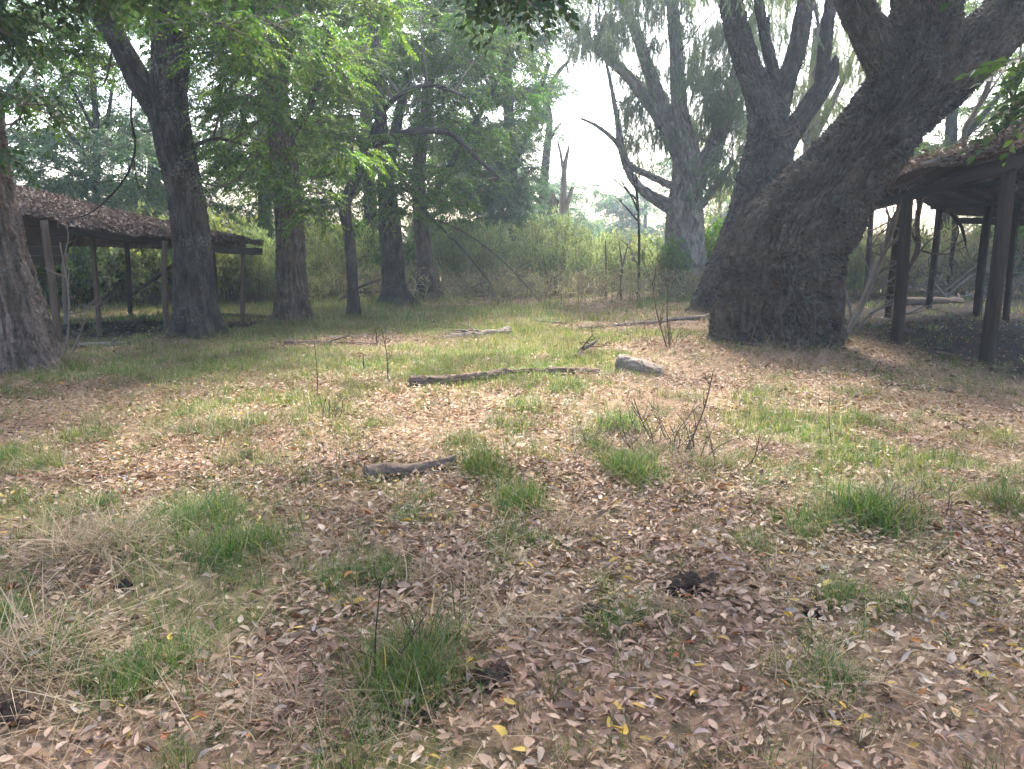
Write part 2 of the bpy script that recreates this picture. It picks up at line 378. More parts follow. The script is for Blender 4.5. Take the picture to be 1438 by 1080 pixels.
def unit(v): v = np.asarray(v, float); return v / (np.linalg.norm(v) + 1e-9)

def spray_tpl(r, L=.45, n=22, ll=.075, lw=.036, droop=.3):
    t = np.linspace(0, 1, 6); pts = np.stack([L * t, .04 * L * np.sin(t * 5 + r.uniform(0, 6)), -droop * L * t * t], 1)
    lv = []
    for k in range(n):
        u = (k + .7) / n; p = np.array([np.interp(u, t, pts[:, c]) for c in range(3)]); sd = 1 if k % 2 else -1
        ang = r.uniform(.6, 1.25) * (1 if k < n - 1 else .1); d = unit([math.cos(ang), sd * math.sin(ang), r.uniform(-.6, .1)])
        nr = unit([r.normal(0, .3), r.normal(0, .3), 1]); nr = unit(nr - d * (nr @ d))
        s = ll * r.uniform(.65, 1.15) * (1 - .35 * u)
        lv.append(leaf4(p, d, nr, s, s * lw / ll, r.uniform(.05, .35)))
    V, F = stack_leaves(lv); Vt, Ft = prism(pts, np.linspace(.0035, .0012, 6))
    return [(V, F, 0), (Vt, Ft, 1)]

def strand_tpl(r, L=1.1, n=60, ll=.12, lw=.02):
    t = np.linspace(0, 1, 7); w = r.uniform(-.12, .12, 2)
    pts = np.stack([w[0] * t ** 2 * L + .03 * np.sin(t * 6), w[1] * t ** 2 * L, -L * t], 1); lv = []
    for k in range(n):
        u = (k + .5) / n; p = np.array([np.interp(u, t, pts[:, c]) for c in range(3)])
        a = r.uniform(0, 6.28); d = unit([math.cos(a) * .55, math.sin(a) * .55, -1]); nr = unit(np.cross(d, [math.sin(a), -math.cos(a), r.normal(0, .5)]))
        lv.append(leaf4(p, d, nr, ll * r.uniform(.6, 1.2), lw, .1))
    V, F = stack_leaves(lv); Vt, Ft = prism(pts, np.linspace(.004, .0015, 7))
    return [(V, F, 0), (Vt, Ft, 1)]

def whip_tpl(r, n=110, ll=.085, lw=.014, side=7):
    """an upright feathery shoot, 1 m tall"""
    t = np.linspace(0, 1, 6); b = r.normal(0, .12, 2); pts = np.stack([b[0] * t ** 2, b[1] * t ** 2, t], 1)
    lv = []; tw = []
    axes = [(pts, .1)]
    for k in range(side):
        u = r.uniform(.25, .95); p = np.array([np.interp(u, t, pts[:, c]) for c in range(3)]); a = r.uniform(0, 6.28)
        l = r.uniform(.12, .34) * (1.25 - u); q = p + np.array([math.cos(a) * l, math.sin(a) * l, l * r.uniform(.6, 1.3)])
        sp = np.linspace(p, q, 4); axes.append((sp, .0)); tw.append(prism(sp, np.linspace(.004, .0015, 4)))
    for k in range(n):
        sp, lo = axes[r.integers(0, len(axes))]; u = r.uniform(lo if lo else 0, 1) ** .8; f = u * (len(sp) - 1); i0 = min(int(f), len(sp) - 2)
        p = sp[i0] + (sp[i0 + 1] - sp[i0]) * (f - i0); ax = unit(sp[i0 + 1] - sp[i0])
        d = unit(ax * .7 + r.normal(0, .6, 3)); nr = unit(np.cross(d, r.normal(0, 1, 3)))
        lv.append(leaf4(p, d, nr, ll * r.uniform(.5, 1.2), lw, .1))
    V, F = stack_leaves(lv); out = [(V, F, 0)]; Vt, Ft = prism(pts, np.linspace(.008, .002, 6)); out.append((Vt, Ft, 1))
    for a, b_ in tw: out.append((a, b_, 1))
    return out

def tuft_tpl(r, nb=26, h=.2, spread=.05, w=.005, lean=.6, seg=3):
    V = []; F4 = []; F3 = []; c = 0
    for k in range(nb):
        a = r.uniform(0, 6.28); b0 = np.array([r.normal(0, spread), r.normal(0, spread), 0]); hh = h * r.uniform(.45, 1.1); le = lean * r.uniform(.1, 1.3)
        dr = np.array([math.cos(a), math.sin(a), 0]); sd = np.array([-math.sin(a), math.cos(a), 0]); sd = unit(sd + .6 * r.normal(0, 1) * dr)
        for s in range(seg):
            u = s / seg; p = b0 + dr * hh * le * u ** 1.8 + np.array([0, 0, hh * u * (1 - .35 * le * u)]); ww = w * (1 - .55 * u)
            V += [p - sd * ww / 2, p + sd * ww / 2]
        V.append(b0 + dr * hh * le + np.array([0, 0, hh * (1 - .35 * le)]))
        for s in range(seg - 1): F4.append([c + 2 * s, c + 2 * s + 1, c + 2 * s + 3, c + 2 * s + 2])
        F3.append([c + 2 * seg - 2, c + 2 * seg - 1, c + 2 * seg]); c += 2 * seg + 1
    return [(np.array(V), [np.array(F4), np.array(F3)], 0)]

def fallen_tpl(r, curl):
    """a dry leaf lying down: 1 long, folded and curled"""
    xs_ = [0, .22, .5, .78, 1]; ws = [0, .17, .23, .15, 0]; asym = r.uniform(-.1, .1)
    V = [[0, 0, 0]]; k1 = r.uniform(-.5, .9) * curl; k2 = r.uniform(.1, 1.0) * curl; tw = r.uniform(-.8, .8) * curl; bend = r.uniform(-.25, .25)
    def pt(x, y):
        z = k1 * .45 * (x - .5) ** 2 * 2 + k2 * abs(y) * 1.1 + tw * y * (x - .4)
        return [x, y + bend * (x - .5) ** 2 + asym * x * (1 - x), z]
    for x, w in zip(xs_[1:4], ws[1:4]): V += [pt(x, -w), pt(x, 0), pt(x, w)]
    V.append(pt(1, 0)); V[0] = pt(0, 0); V = np.array(V); V[:, 2] -= V[:, 2].min()
    V -= np.array([.5, 0, 0])
    F3 = np.array([[0, 1, 2], [0, 2, 3], [7, 10, 8], [8, 10, 9]]); F4 = np.array([[1, 4, 5, 2], [2, 5, 6, 3], [4, 7, 8, 5], [5, 8, 9, 6]])
    return [(V, [F4, F3], 0)]

def rotz(a):
    c, s = np.cos(a), np.sin(a); z = np.zeros_like(a); o = np.ones_like(a)
    return np.stack([np.stack([c, -s, z], -1), np.stack([s, c, z], -1), np.stack([z, z, o], -1)], -2)
def tilt(n, sd, r):
    ax, ay = r.normal(0, sd, n), r.normal(0, sd, n)
    Rx = np.stack([np.stack([np.ones(n), np.zeros(n), np.zeros(n)], -1), np.stack([np.zeros(n), np.cos(ax), -np.sin(ax)], -1), np.stack([np.zeros(n), np.sin(ax), np.cos(ax)], -1)], -2)
    Ry = np.stack([np.stack([np.cos(ay), np.zeros(n), np.sin(ay)], -1), np.stack([np.zeros(n), np.ones(n), np.zeros(n)], -1), np.stack([-np.sin(ay), np.zeros(n), np.cos(ay)], -1)], -2)
    return Rx @ Ry
def frame_from(d, up):
    d = d / (np.linalg.norm(d, axis=1)[:, None] + 1e-9); y = np.cross(up, d); y /= np.linalg.norm(y, axis=1)[:, None] + 1e-9
    return np.stack([d, y, np.cross(d, y)], -1)

SPRAY = {}
def sprays(kind):
    if kind not in SPRAY:
        r = np.random.default_rng(abs(hash(kind)) % 1000 if False else sum(map(ord, kind)))
        SPRAY[kind] = {'elm': lambda: [spray_tpl(r, r.uniform(.35, .6), 24, .082, .043, r.uniform(.15, .5)) for _ in range(8)],
                       'near': lambda: [spray_tpl(r, r.uniform(.3, .5), 13, .105, .062, r.uniform(.2, .6)) for _ in range(8)],
                       'far': lambda: [spray_tpl(r, r.uniform(.5, .9), 18, .14, .06, r.uniform(.2, .6)) for _ in range(8)],
                       'fine': lambda: [spray_tpl(r, r.uniform(.4, .7), 24, .1, .03, r.uniform(.3, .9)) for _ in range(8)],
                       'strand': lambda: [strand_tpl(r, r.uniform(.45, 1.15), 48) for _ in range(10)],
                       'whip': lambda: [whip_tpl(r) for _ in range(8)],
                       'leafwhip': lambda: [whip_tpl(r, 70, .11, .045, 8) for _ in range(8)],
                       'reed': lambda: [whip_tpl(r, 26, .34, .02, 0) for _ in range(8)]}[kind]()
    return SPRAY[kind]

# keep the bright opening of sky between the trees free of foliage
def in_gap(P, soft, r):
    px, py = proj(P)
    x0 = np.interp(py, [60, 100, 150, 240, 300, 330], [800, 790, 770, 765, 790, 805]); x1 = np.interp(py, [60, 100, 150, 240, 300, 330], [830, 855, 862, 868, 880, 850])
    return (py > 70) & (py < 322) & (px > x0 + r.normal(0, soft, len(px))) & (px < x1 + r.normal(0, soft, len(px)))

def crown(name, root, limbs, pads, kind, mats, seed, loc, nsub=(6, 9), per=8, dens=1.0, droop=.15, link=.9, gap=True, scale=1.0):
    """foliage: every pad is a bough that leaves the nearest limb, forks, and carries leafy sprays along its forks"""
    r = np.random.default_rng(seed); mb = MB(); LP = np.concatenate(limbs)
    D, U, T, S = [], [], [], []
    tv = np.linspace(0, 1, 7)
    for c, rad in pads:
        c = np.asarray(c, float)
        dd = np.linalg.norm(LP - c, axis=1) + 1.2 * np.maximum(LP[:, 2] - c[2], 0); p0 = LP[np.argmin(dd)]
        if r.uniform() < link and np.linalg.norm(c - p0) < 6:
            mid = (p0 + c) / 2 + r.normal(0, .12, 3) * np.linalg.norm(c - p0) + np.array([0, 0, .1 * np.linalg.norm(c - p0)])
            tube(mb, spline([p0, mid, c], 10), np.linspace(.012 + .012 * rad, .008, 10), 5, 1)
        ns = r.integers(*nsub); a0 = r.uniform(0, 6.28)
        for k in range(ns):
            a = a0 + k * 6.283 / ns + r.normal(0, .35); e = r.uniform(-.45, .6); l = rad * r.uniform(.6, 1.2)
            d = np.array([math.cos(a) * math.cos(e), math.sin(a) * math.cos(e), math.sin(e)]); q = c + d * l
            pts = c + d * l * tv[:, None] + np.array([0, 0, -droop * l])[None] * (tv ** 2)[:, None] + r.normal(0, .02 * l, (7, 3)) * tv[:, None]
            if kind != 'strand': tube(mb, pts, np.linspace(.008, .003, 7), 4, 1)
            m = max(2, int(per * dens * l / .8 * r.uniform(.6, 1.3)))
            for s in range(m):
                u = r.uniform(.15, 1.0); p = np.array([np.interp(u, tv, pts[:, x]) for x in range(3)])
                ga = a + (1 if s % 2 else -1) * r.uniform(.2, 1.3)
                D.append([math.cos(ga), math.sin(ga), r.uniform(-.75, .3)]); U.append([r.normal(0, .35), r.normal(0, .35), 1]); T.append(p); S.append(r.uniform(.75, 1.2) * scale)
    D, U, T, S = map(np.asarray, (D, U, T, S))
    if gap:
        ok = ~in_gap(T, 7, r) & ~in_gap(T + D * .3, 7, r); D, U, T, S = D[ok], U[ok], T[ok], S[ok]
    if kind == 'strand': Rm = tilt(len(T), .3, r) @ rotz(r.uniform(0, 6.28, len(T))) * S[:, None, None]
    else: Rm = frame_from(D, U) * S[:, None, None]
    tp = sprays(kind); w = r.integers(0, len(tp), len(T))
    for k in range(len(tp)):
        s = w == k
        if s.any(): place(mb, tp[k], Rm[s], T[s])
    return mb.build(name, mats, root, loc)

def pads_in(r, px0, px1, py0, py1, Y0, Y1, n, r0, r1, skip=None):
    out = []
    while len(out) < n:
        px, py, Yd = r.uniform(px0, px1), r.uniform(py0, py1), r.uniform(Y0, Y1)
        if skip and skip(px, py): continue
        out.append((at(px, py, Yd), r.uniform(r0, r1)))
    return out

def pathpx(Yd, pts):
    P = []; Q = []
    for p in pts:
        y = Yd + (p[3] if len(p) > 3 else 0); P.append(at(p[0], p[1], y)); Q.append(p[2] * y / FPX)
    return np.array(P), np.array(Q)

def trunk_part(name, root, loc, Yd, pts, mat, ns, nl, base=False, **k):
    P, Q = pathpx(Yd, pts)
    if base:
        P[0, 2] = H(P[0, 0], P[0, 1])[0]
        d = unit(P[0] - P[1]); P = np.concatenate([[P[0] + d * .35], P]); Q = np.concatenate([[Q[0] * 1.02], Q])
    m = MB(); C, r = bark_tube(m, P, Q, ns, nl, **k); m.build(name, mat, root, loc); return C

def tree(name, label, cat, px, py, group=None):
    b = G(px, py); return thing(name, label, cat, b, group), b

TG = 'trees standing round the clearing'
def rr(s): return np.random.default_rng(s)
twg = M['twig']

# --- A: trunk at the left edge
t, b = tree('tree', 'thick grey brown leaning trunk cut off by the left edge of the photo', 'tree', 8, 522, TG)
Yd = b[1]
L0 = trunk_part('trunk', t, b, Yd, [(8, 522, 66), (-2, 440, 57), (-20, 340, 50), (-42, 220, 46), (-60, 60, 42), (-70, -120, 38)], M['bark_edge'], 320, 420, True, amp=.045, w=.05, l=.32, flare=.3, seed=1)
L1 = trunk_part('limb', t, b, Yd, [(-62, 40, 26), (20, -60, 20, -.6), (120, -140, 12, -1.6)], M['bark_edge'], 40, 50, amp=.012, seed=2)
r = rr(11)
P_ = pads_in(r, -80, 180, -160, 40, 6.2, 9, 15, .45, .8) + pads_in(r, -30, 60, 130, 215, 8, 9.5, 3, .3, .5) + pads_in(r, 60, 330, -330, -60, 5, 9, 14, .6, 1) + pads_in(r, -200, 760, -650, -230, 5, 9, 26, .7, 1.1)  # last group: unseen overhead boughs, added to shade the foreground
crown('crown', t, [L0[150:], L1], P_, 'near', [M['elm_dark'], twg], 12, b, dens=.95)

# --- B: forked elm beside the left shed
t, b = tree('tree', 'dark elm trunk with pale flecks, forking in two beside the left shed', 'tree', 279, 478, TG)
Yd = b[1]
L0 = trunk_part('trunk', t, b, Yd, [(279, 478, 29), (274, 420, 27), (268, 330, 25), (256, 250, 24), (244, 195, 25), (238, 140, 23), (239, 60, 24), (246, -30, 22), (262, -170, 17)], M['bark_elm'], 200, 420, True, amp=.017, w=.045, l=.14, flare=.5, seed=3)
L1 = trunk_part('limb', t, b, Yd, [(243, 205, 17), (226, 165, 17), (198, 118, 16), (168, 62, 14), (138, 14, 12), (108, -50, 9)], M['bark_elm'], 90, 150, amp=.014, w=.04, l=.12, seed=4)
L2 = trunk_part('limb', t, b, Yd, [(256, 215, 3), (300, 195, 2.2, .3), (350, 205, 1.5, .7)], M['bark_elm'], 16, 24, amp=0, seed=5)
r = rr(13)
P_ = (pads_in(r, 40, 420, -300, 40, 10, 14.5, 30, .6, 1.0) + pads_in(r, 255, 400, 20, 235, 11.6, 13.6, 11, .45, .75, lambda x, y: x < 290 and y > 150)
      + pads_in(r, 70, 210, 10, 110, 12, 14.5, 6, .4, .7))
crown('crown', t, [L0[150:], L1, L2], P_, 'elm', [M['elm'], twg], 14, b, dens=1.2)

# --- C: brown-footed elm
t, b = tree('tree', 'stout elm with a brown lit foot and yellowish green leaves hanging over its trunk', 'tree', 413, 458, TG)
Yd = b[1]
L0 = trunk_part('trunk', t, b, Yd, [(413, 458, 22), (410, 400, 20), (407, 330, 19), (402, 260, 18), (394, 190, 17), (388, 125, 16), (402, 60, 10), (412, 10, 8)], M['bark_brown'], 200, 340, True, amp=.034, w=.045, l=.3, flare=.5, seed=6)
L1 = trunk_part('limb', t, b, Yd, [(390, 135, 14), (366, 95, 12), (345, 45, 10), (322, -10, 9), (300, -120, 6)], M['bark_elm'], 70, 100, amp=.012, w=.04, l=.12, seed=7)
L2 = trunk_part('limb', t, b, Yd, [(398, 205, 6), (430, 160, 5), (455, 90, 4), (470, 0, 3)], M['bark_elm'], 24, 40, amp=0, seed=8)
r = rr(15)
P_ = pads_in(r, 280, 530, -200, 230, 15.2, 18, 34, .5, .95) + pads_in(r, 280, 370, -40, 260, 13, 15, 8, .4, .7) + pads_in(r, 415, 520, -60, 260, 13, 15, 8, .4, .7) + pads_in(r, 340, 450, 215, 310, 13.6, 14.4, 5, .25, .45) + pads_in(r, 340, 470, -120, 60, 13, 15, 7, .5, .8)
crown('crown', t, [L0[160:], L1, L2], P_, 'elm', [M['elm_light'], twg], 16, b, dens=1.25)

# --- D: slender arching tree
t, b = tree('tree', 'slender dark tree whose upper stem arches over to the right', 'tree', 497, 447, TG)
Yd = b[1]
L0 = trunk_part('trunk', t, b, Yd, [(497, 447, 8.5), (495, 390, 7.5), (490, 330, 7.5), (484, 292, 8), (497, 255, 7.5), (516, 218, 7), (545, 196, 6), (585, 184, 5), (630, 187, 4), (655, 208, 3), (700, 250, 2)], M['bark_elm'], 70, 300, True, amp=.01, w=.035, l=.12, flare=.45, seed=9)
L1 = trunk_part('limb', t, b, Yd, [(484, 292, 5.5), (470, 278, 5), (462, 268, 4)], M['bark_elm'], 24, 20, amp=.006, seed=10)
L2 = trunk_part('limb', t, b, Yd, [(514, 222, 5), (530, 170, 4), (560, 135, 3.4), (605, 120, 2.8), (660, 138, 2)], M['bark_elm'], 24, 70, amp=.004, seed=11)
r = rr(17)
P_ = pads_in(r, 470, 700, 20, 220, 16.9, 19, 24, .5, .9) + pads_in(r, 540, 690, 200, 290, 16, 18, 5, .3, .55)
crown('crown', t, [L0[150:], L1, L2], P_, 'elm', [M['elm'], twg], 18, b, dens=1.25)

# --- E: double-stemmed elm
t, b = tree('tree', 'dark twin stemmed elm with a broad foot behind the slender arching tree', 'tree', 556, 433, TG)
Yd = b[1]
L0 = trunk_part('trunk', t, b, Yd, [(556, 433, 18), (552, 390, 15), (546, 340, 12), (541, 280, 10), (538, 210, 9), (530, 120, 8), (520, 0, 6)], M['bark_elm'], 110, 260, True, amp=.018, w=.05, l=.2, flare=.7, seed=12)
L1 = trunk_part('limb', t, b, Yd, [(558, 420, 12), (556, 360, 11), (551, 300, 10), (545, 250, 9), (556, 180, 7), (575, 100, 5)], M['bark_elm'], 70, 120, amp=.016, w=.05, l=.2, seed=13)
L2 = trunk_part('limb', t, b, Yd, [(546, 235, 3), (575, 265, 2.2), (600, 300, 1.6), (650, 350, 1.1), (690, 400, .7)], M['bark_elm'], 16, 40, amp=0, seed=131)
r = rr(19)
P_ = pads_in(r, 430, 620, -150, 240, 19.4, 22.5, 34, .6, 1.1) + pads_in(r, 500, 600, 230, 300, 18, 20, 5, .4, .6)
crown('crown', t, [L0[120:], L1, L2], P_, 'elm', [M['elm_light'], twg], 20, b, scale=1.15, dens=1.25)

# --- F
t, b = tree('tree', 'elm with a two toned dark and brown foot, rightmost of the left row', 'tree', 603, 423, TG)
Yd = b[1]
L0 = trunk_part('trunk', t, b, Yd, [(603, 423, 14), (598, 380, 12), (592, 320, 10.5), (588, 240, 9), (600, 140, 7), (610, 20, 5)], M['bark_brown'], 110, 220, True, amp=.018, w=.05, l=.25, flare=.55, seed=14)
L1 = trunk_part('limb', t, b, Yd, [(592, 300, 5), (640, 220, 4), (690, 130, 3), (720, 60, 2)], M['bark_elm'], 20, 50, amp=0, seed=15)
r = rr(21)
P_ = pads_in(r, 560, 730, -150, 210, 20, 25, 40, .6, 1.15) + pads_in(r, 560, 680, 200, 305, 20, 22, 8, .45, .7)
crown('crown', t, [L0[100:], L1], P_, 'elm', [M['elm'], twg], 22, b, scale=1.25, dens=1.25)

# --- G: dense bluish tree beyond
def back_tree(label, px, py, Yd, pts, padspec, kind, mat, bmat, seed, limbs=(), scale=1.0, dens=1.0, cat='tree', name='tree', gap=True, droop=.15, **k):
    x = at(px, py, Yd); b = np.array([x[0], x[1], H(x[0], x[1])[0]])
    t = thing(name, label, cat, b, TG)
    hp = [(px, HZ + FPX * (CAM_H - b[2]) / Yd, pts[0][2])] + list(pts)
    L = [trunk_part('trunk', t, b, Yd, hp, bmat, 60, 140, True, amp=.02, w=.08, l=.3, flare=.3, seed=seed)[50:]]
    for i, l in enumerate(limbs): L.append(trunk_part('limb', t, b, Yd, l, bmat, 28, 60, amp=.01, w=.08, l=.3, seed=seed + i + 1))
    r = rr(seed); P_ = []
    for s in padspec: P_ += pads_in(r, *s)
    crown('crown', t, L, P_, kind, [mat, twg], seed + 5, b, scale=scale, dens=dens, gap=gap, droop=droop, **k)
    return t

back_tree('dense bluish green tree beyond the thicket left of the sky gap', 722, 360, 31, [(722, 320, 9), (718, 230, 8), (712, 120, 7), (705, -20, 5)],
          [(640, 785, -160, 210, 28, 34, 60, .9, 1.6), (620, 752, 170, 322, 29, 33, 34, .8, 1.3)], 'far', M['gum'], M['bark_elm'], 200,
          [[(718, 240, 5), (745, 170, 4), (770, 90, 3)], [(716, 260, 5), (680, 190, 4), (650, 130, 3)]], 1.05, 1.1)
back_tree('slim half bare tree with tufts of leaves against the white sky', 768, 360, 38, [(762, 300, 6), (767, 220, 5.5), (772, 170, 4.5), (769, 140, 3.6), (782, 105, 3), (800, 84, 2)],
          [(745, 782, 90, 140, 37, 39, 7, .5, .9), (765, 800, 120, 138, 37, 39, 4, .4, .7), (770, 790, 178, 200, 37, 39, 3, .3, .5), (750, 790, -40, 80, 37, 39, 7, .7, 1.1)], 'far', M['gum'], M['bark_elm'], 210,
          [[(772, 165, 3), (762, 140, 2), (756, 128, 1.5)], [(768, 205, 3), (778, 186, 2), (788, 172, 1.2)]], .8, .7, gap=False)
# broken dead snag
def snag(label, px, Yd, paths, mat, seed):
    x = at(px, 350, Yd); b = np.array([x[0], x[1], H(x[0], x[1])[0]]); t = thing('dead_tree', label, 'dead tree', b)
    for i, l in enumerate(paths):
        trunk_part('trunk' if i == 0 else 'limb', t, b, Yd, l, mat, 30, 60, i == 0, amp=.01, w=.1, l=.4, seed=seed + i)
    return t
snag('bare pale forked snag standing in the gap of white sky', 789, 36, [[(790, 388, 6), (789, 320, 5), (791, 270, 4.5), (793, 235, 3.5), (799, 205, 1.6)], [(792, 250, 2.6), (788, 220, 2), (783, 198, 1.2)], [(790, 300, 4), (800, 275, 3), (804, 262, 2)]], M['dead'], 230)
snag('broken reddish brown snag in front of the dense bluish tree', 772, 35, [[(775, 390, 8), (776, 320, 8), (773, 275, 7), (764, 262, 3)], [(776, 300, 5), (783, 280, 3)]], M['bark_brown'], 235)

# --- I: the big pale willow at the back
t, b = tree('tree', 'big pale barked willow with many rising limbs at the back of the clearing', 'tree', 966, 412, TG)
Yd = b[1]; bw = M['bark_willow']
L = [trunk_part('trunk', t, b, Yd, [(966, 412, 34), (962, 360, 27), (962, 300, 25), (965, 245, 20), (962, 205, 18), (954, 150, 11), (950, 80, 9), (944, 0, 8), (940, -90, 7)], bw, 200, 420, True, amp=.05, w=.11, l=.5, flare=.3, lobes=6, seed=30)[170:]]
for i, l in enumerate(([(958, 225, 15), (935, 180, 12), (908, 140, 10), (880, 105, 9), (850, 78, 8), (815, 48, 6), (780, 0, 4)],
                       [(948, 195, 14), (930, 150, 12), (912, 100, 11), (895, 50, 9), (874, 0, 8), (850, -70, 6)],
                       [(950, 190, 9), (925, 140, 7), (905, 85, 6), (885, 20, 5), (870, -30, 4)],
                       [(950, 300, 9), (925, 285, 8), (905, 270, 8), (885, 245, 7), (872, 205, 6), (868, 175, 5), (862, 140, 4), (854, 100, 2.6), (845, 55, 1.4)],
                       [(945, 262, 7), (915, 248, 6), (885, 232, 5), (865, 200, 4), (840, 178, 3), (815, 166, 2)],
                       [(945, 285, 6), (920, 275, 6), (905, 265, 5), (893, 262, 4)],
                       [(978, 250, 17), (1005, 200, 14), (1022, 150, 12), (1038, 90, 10), (1060, 20, 7)],
                       [(985, 290, 6), (1010, 255, 5), (1030, 225, 4)],
                       [(968, 210, 4), (985, 195, 3), (1010, 215, 2.5)])):
    L.append(trunk_part('limb', t, b, Yd, [(q[0], q[1], q[2] * .82) for q in l], bw, 50, 90, amp=.02, w=.08, l=.3, seed=31 + i))
r = rr(31)
P_ = (pads_in(r, 840, 1060, -200, 60, 22, 28, 46, 1.0, 1.7) + pads_in(r, 885, 1040, 50, 190, 23, 28, 26, .8, 1.3) + pads_in(r, 985, 1080, 110, 270, 23, 27, 16, .8, 1.2) + pads_in(r, 868, 940, 90, 230, 25, 28, 14, .5, .9) + pads_in(r, 790, 880, -40, 70, 24, 28, 14, .7, 1.2))
crown('crown', t, L, P_, 'strand', [M['willow'], twg], 32, b, per=9, nsub=(6, 9), droop=.3, scale=.75)

# --- J: dark leaning tree behind the big trunk
t, b = tree('tree', 'dark leaning tree with four upright limbs, just behind the huge slanting trunk', 'tree', 1006, 446, TG)
Yd = b[1]; bb = M['bark_big']
L = [trunk_part('trunk', t, b, Yd, [(1006, 446, 32), (1030, 370, 32), (1056, 300, 33), (1076, 230, 34), (1080, 190, 30), (1069, 140, 20), (1046, 80, 16), (1030, 20, 15), (1018, -60, 13)], bb, 200, 380, True, amp=.05, w=.06, l=.2, flare=.2, seed=50)[150:]]
for i, l in enumerate(([(1086, 185, 18), (1091, 130, 12), (1084, 95, 8.5), (1072, 40, 7), (1062, -20, 6)],
                       [(1090, 165, 16), (1105, 110, 13), (1120, 65, 12), (1130, 10, 11), (1142, -60, 8)],
                       [(1092, 215, 18), (1122, 170, 15), (1146, 135, 13), (1164, 108, 11), (1171, 90, 7), (1174, 78, 1.5)],
                       [(1152, 125, 9), (1158, 70, 9), (1164, 20, 8), (1178, -50, 6)],
                       [(1076, 60, 4), (1078, 40, 3), (1080, 20, 1.2)])):
    L.append(trunk_part('limb', t, b, Yd, l, bb, 80, 110, amp=.02, w=.05, l=.18, seed=51 + i))
# wiry shoots at the fork
mbs = MB()
r = rr(57)
for k in range(9):
    p0 = at(1100 + r.uniform(-14, 36), 186 + r.uniform(-14, 8), Yd - .72); a = r.uniform(-1, 1)
    p2 = p0 + np.array([r.uniform(-.9, .45), r.uniform(-.3, 0), r.uniform(-.12, .75)])
    tube(mbs, spline([p0, (p0 + p2) / 2 + np.array([r.uniform(-.2, .2), -.12, -.22]), p2], 12), np.linspace(.016, .005, 12), 5, 0, True)
mbs.build('shoots', M['deadbrown'], t, b)
P_ = pads_in(r, 990, 1210, -220, -20, 13.5, 18, 22, .7, 1.2) + pads_in(r, 1130, 1200, -10, 60, 16.5, 18, 4, .3, .5)
crown('crown', t, L, P_, 'strand', [M['willow'], twg], 58, b, per=5, droop=.3, scale=.7)

# --- K: the huge slanting trunk
t, b = tree('tree', 'huge dark slanting trunk with deeply furrowed bark in front of the right shed', 'tree', 1088, 494, TG)
Yd = b[1]
L = [trunk_part('trunk', t, b, Yd, [(1087, 494, 78), (1089, 430, 79), (1105, 350, 76), (1140, 300, 68), (1179, 250, 59), (1219, 200, 53), (1256, 150, 52), (1284, 100, 50), (1299, 45, 45), (1302, -20, 40), (1298, -110, 36)], bb, 460, 620, True, amp=.085, w=.058, l=.5, flare=.22, lobes=6, seed=60, twist=.12)[200:]]
for i, l in enumerate(([(1262, 120, 32), (1230, 62, 25), (1203, 10, 22), (1180, -50, 20)],
                       [(1268, 150, 50), (1330, 98, 44), (1393, 46, 37), (1442, -20, 33), (1480, -110, 32)])):
    L.append(trunk_part('limb', t, b, Yd, l, bb, 260, 260, amp=.055, w=.055, l=.45, seed=61 + i))
r = rr(67)
P_ = (pads_in(r, 1455, 1510, 70, 170, 4.6, 5.6, 2, .13, .2) + pads_in(r, 950, 1600, -520, -140, 4.5, 10, 40, .6, 1.1) + pads_in(r, 600, 1000, -600, -190, 4, 9, 16, .6, 1.0)
      + pads_in(r, 640, 780, -40, -12, 5.5, 6.5, 3, .12, .18))
crown('crown', t, L, P_, 'near', [M['elm_dark'], twg], 68, b, dens=.8, link=.6)
# dead suckers at its foot
mbs = MB()
for k in range(12):
    a = r.uniform(-2.6, -.5); q = np.array([b[0] + math.cos(a) * 1.0, b[1] + math.sin(a) * 1.0, 0]); q[2] = H(q[0], q[1])[0]
    hgt = r.uniform(.3, 1.1); e = q + np.array([r.normal(.05, .22), r.uniform(-.15, .1), hgt])
    tube(mbs, spline([q, (q + e) / 2 + r.normal(0, .05, 3), e], 7), np.linspace(.006, .002, 7), 4, 0, True)
mbs.build('dry_shoots', M['deadbrown'], t, b)

# --- background trees
back_tree('thin forked tree in the bright patch behind the left shed', 132, 400, 22, [(134, 330, 5), (136, 200, 4.5), (132, 130, 4), (124, 60, 3), (118, -20, 2)],
          [(-60, 210, 190, 300, 20, 24, 24, .7, 1.2), (20, 200, 60, 190, 21, 24, 10, .5, .9), (-60, 200, -120, 60, 20, 24, 16, .8, 1.3)], 'elm', M['gum'], M['bark_elm'], 300,
          [[(136, 210, 3), (150, 170, 2.5), (160, 110, 2)], [(135, 190, 3), (110, 140, 2), (80, 90, 1.5)], [(134, 230, 2.5), (100, 190, 2), (50, 120, 1.5)]], 1.4, .75)
back_tree('leafy tree far left behind the leaning edge trunk', -40, 400, 25, [(-40, 300, 10), (-30, 150, 8), (-20, 0, 6)],
          [(-150, 130, 120, 330, 23, 27, 30, 1, 1.5), (-150, 80, -100, 120, 23, 27, 18, 1, 1.5)], 'far', M['elm'], M['bark_elm'], 310, [[(-34, 200, 6), (20, 120, 4), (60, 60, 3)]], 1.0, .8)
back_tree('dense green tree behind the left shed roof and the forked elm', 215, 400, 27, [(215, 300, 9), (218, 180, 8), (225, 40, 6)],
          [(120, 340, 150, 345, 25, 29, 34, 1, 1.5), (190, 360, -100, 160, 25, 30, 26, 1, 1.6)], 'far', M['elm'], M['bark_elm'], 320, [[(217, 220, 5), (160, 200, 4), (120, 190, 3)]], 1.0, .85)
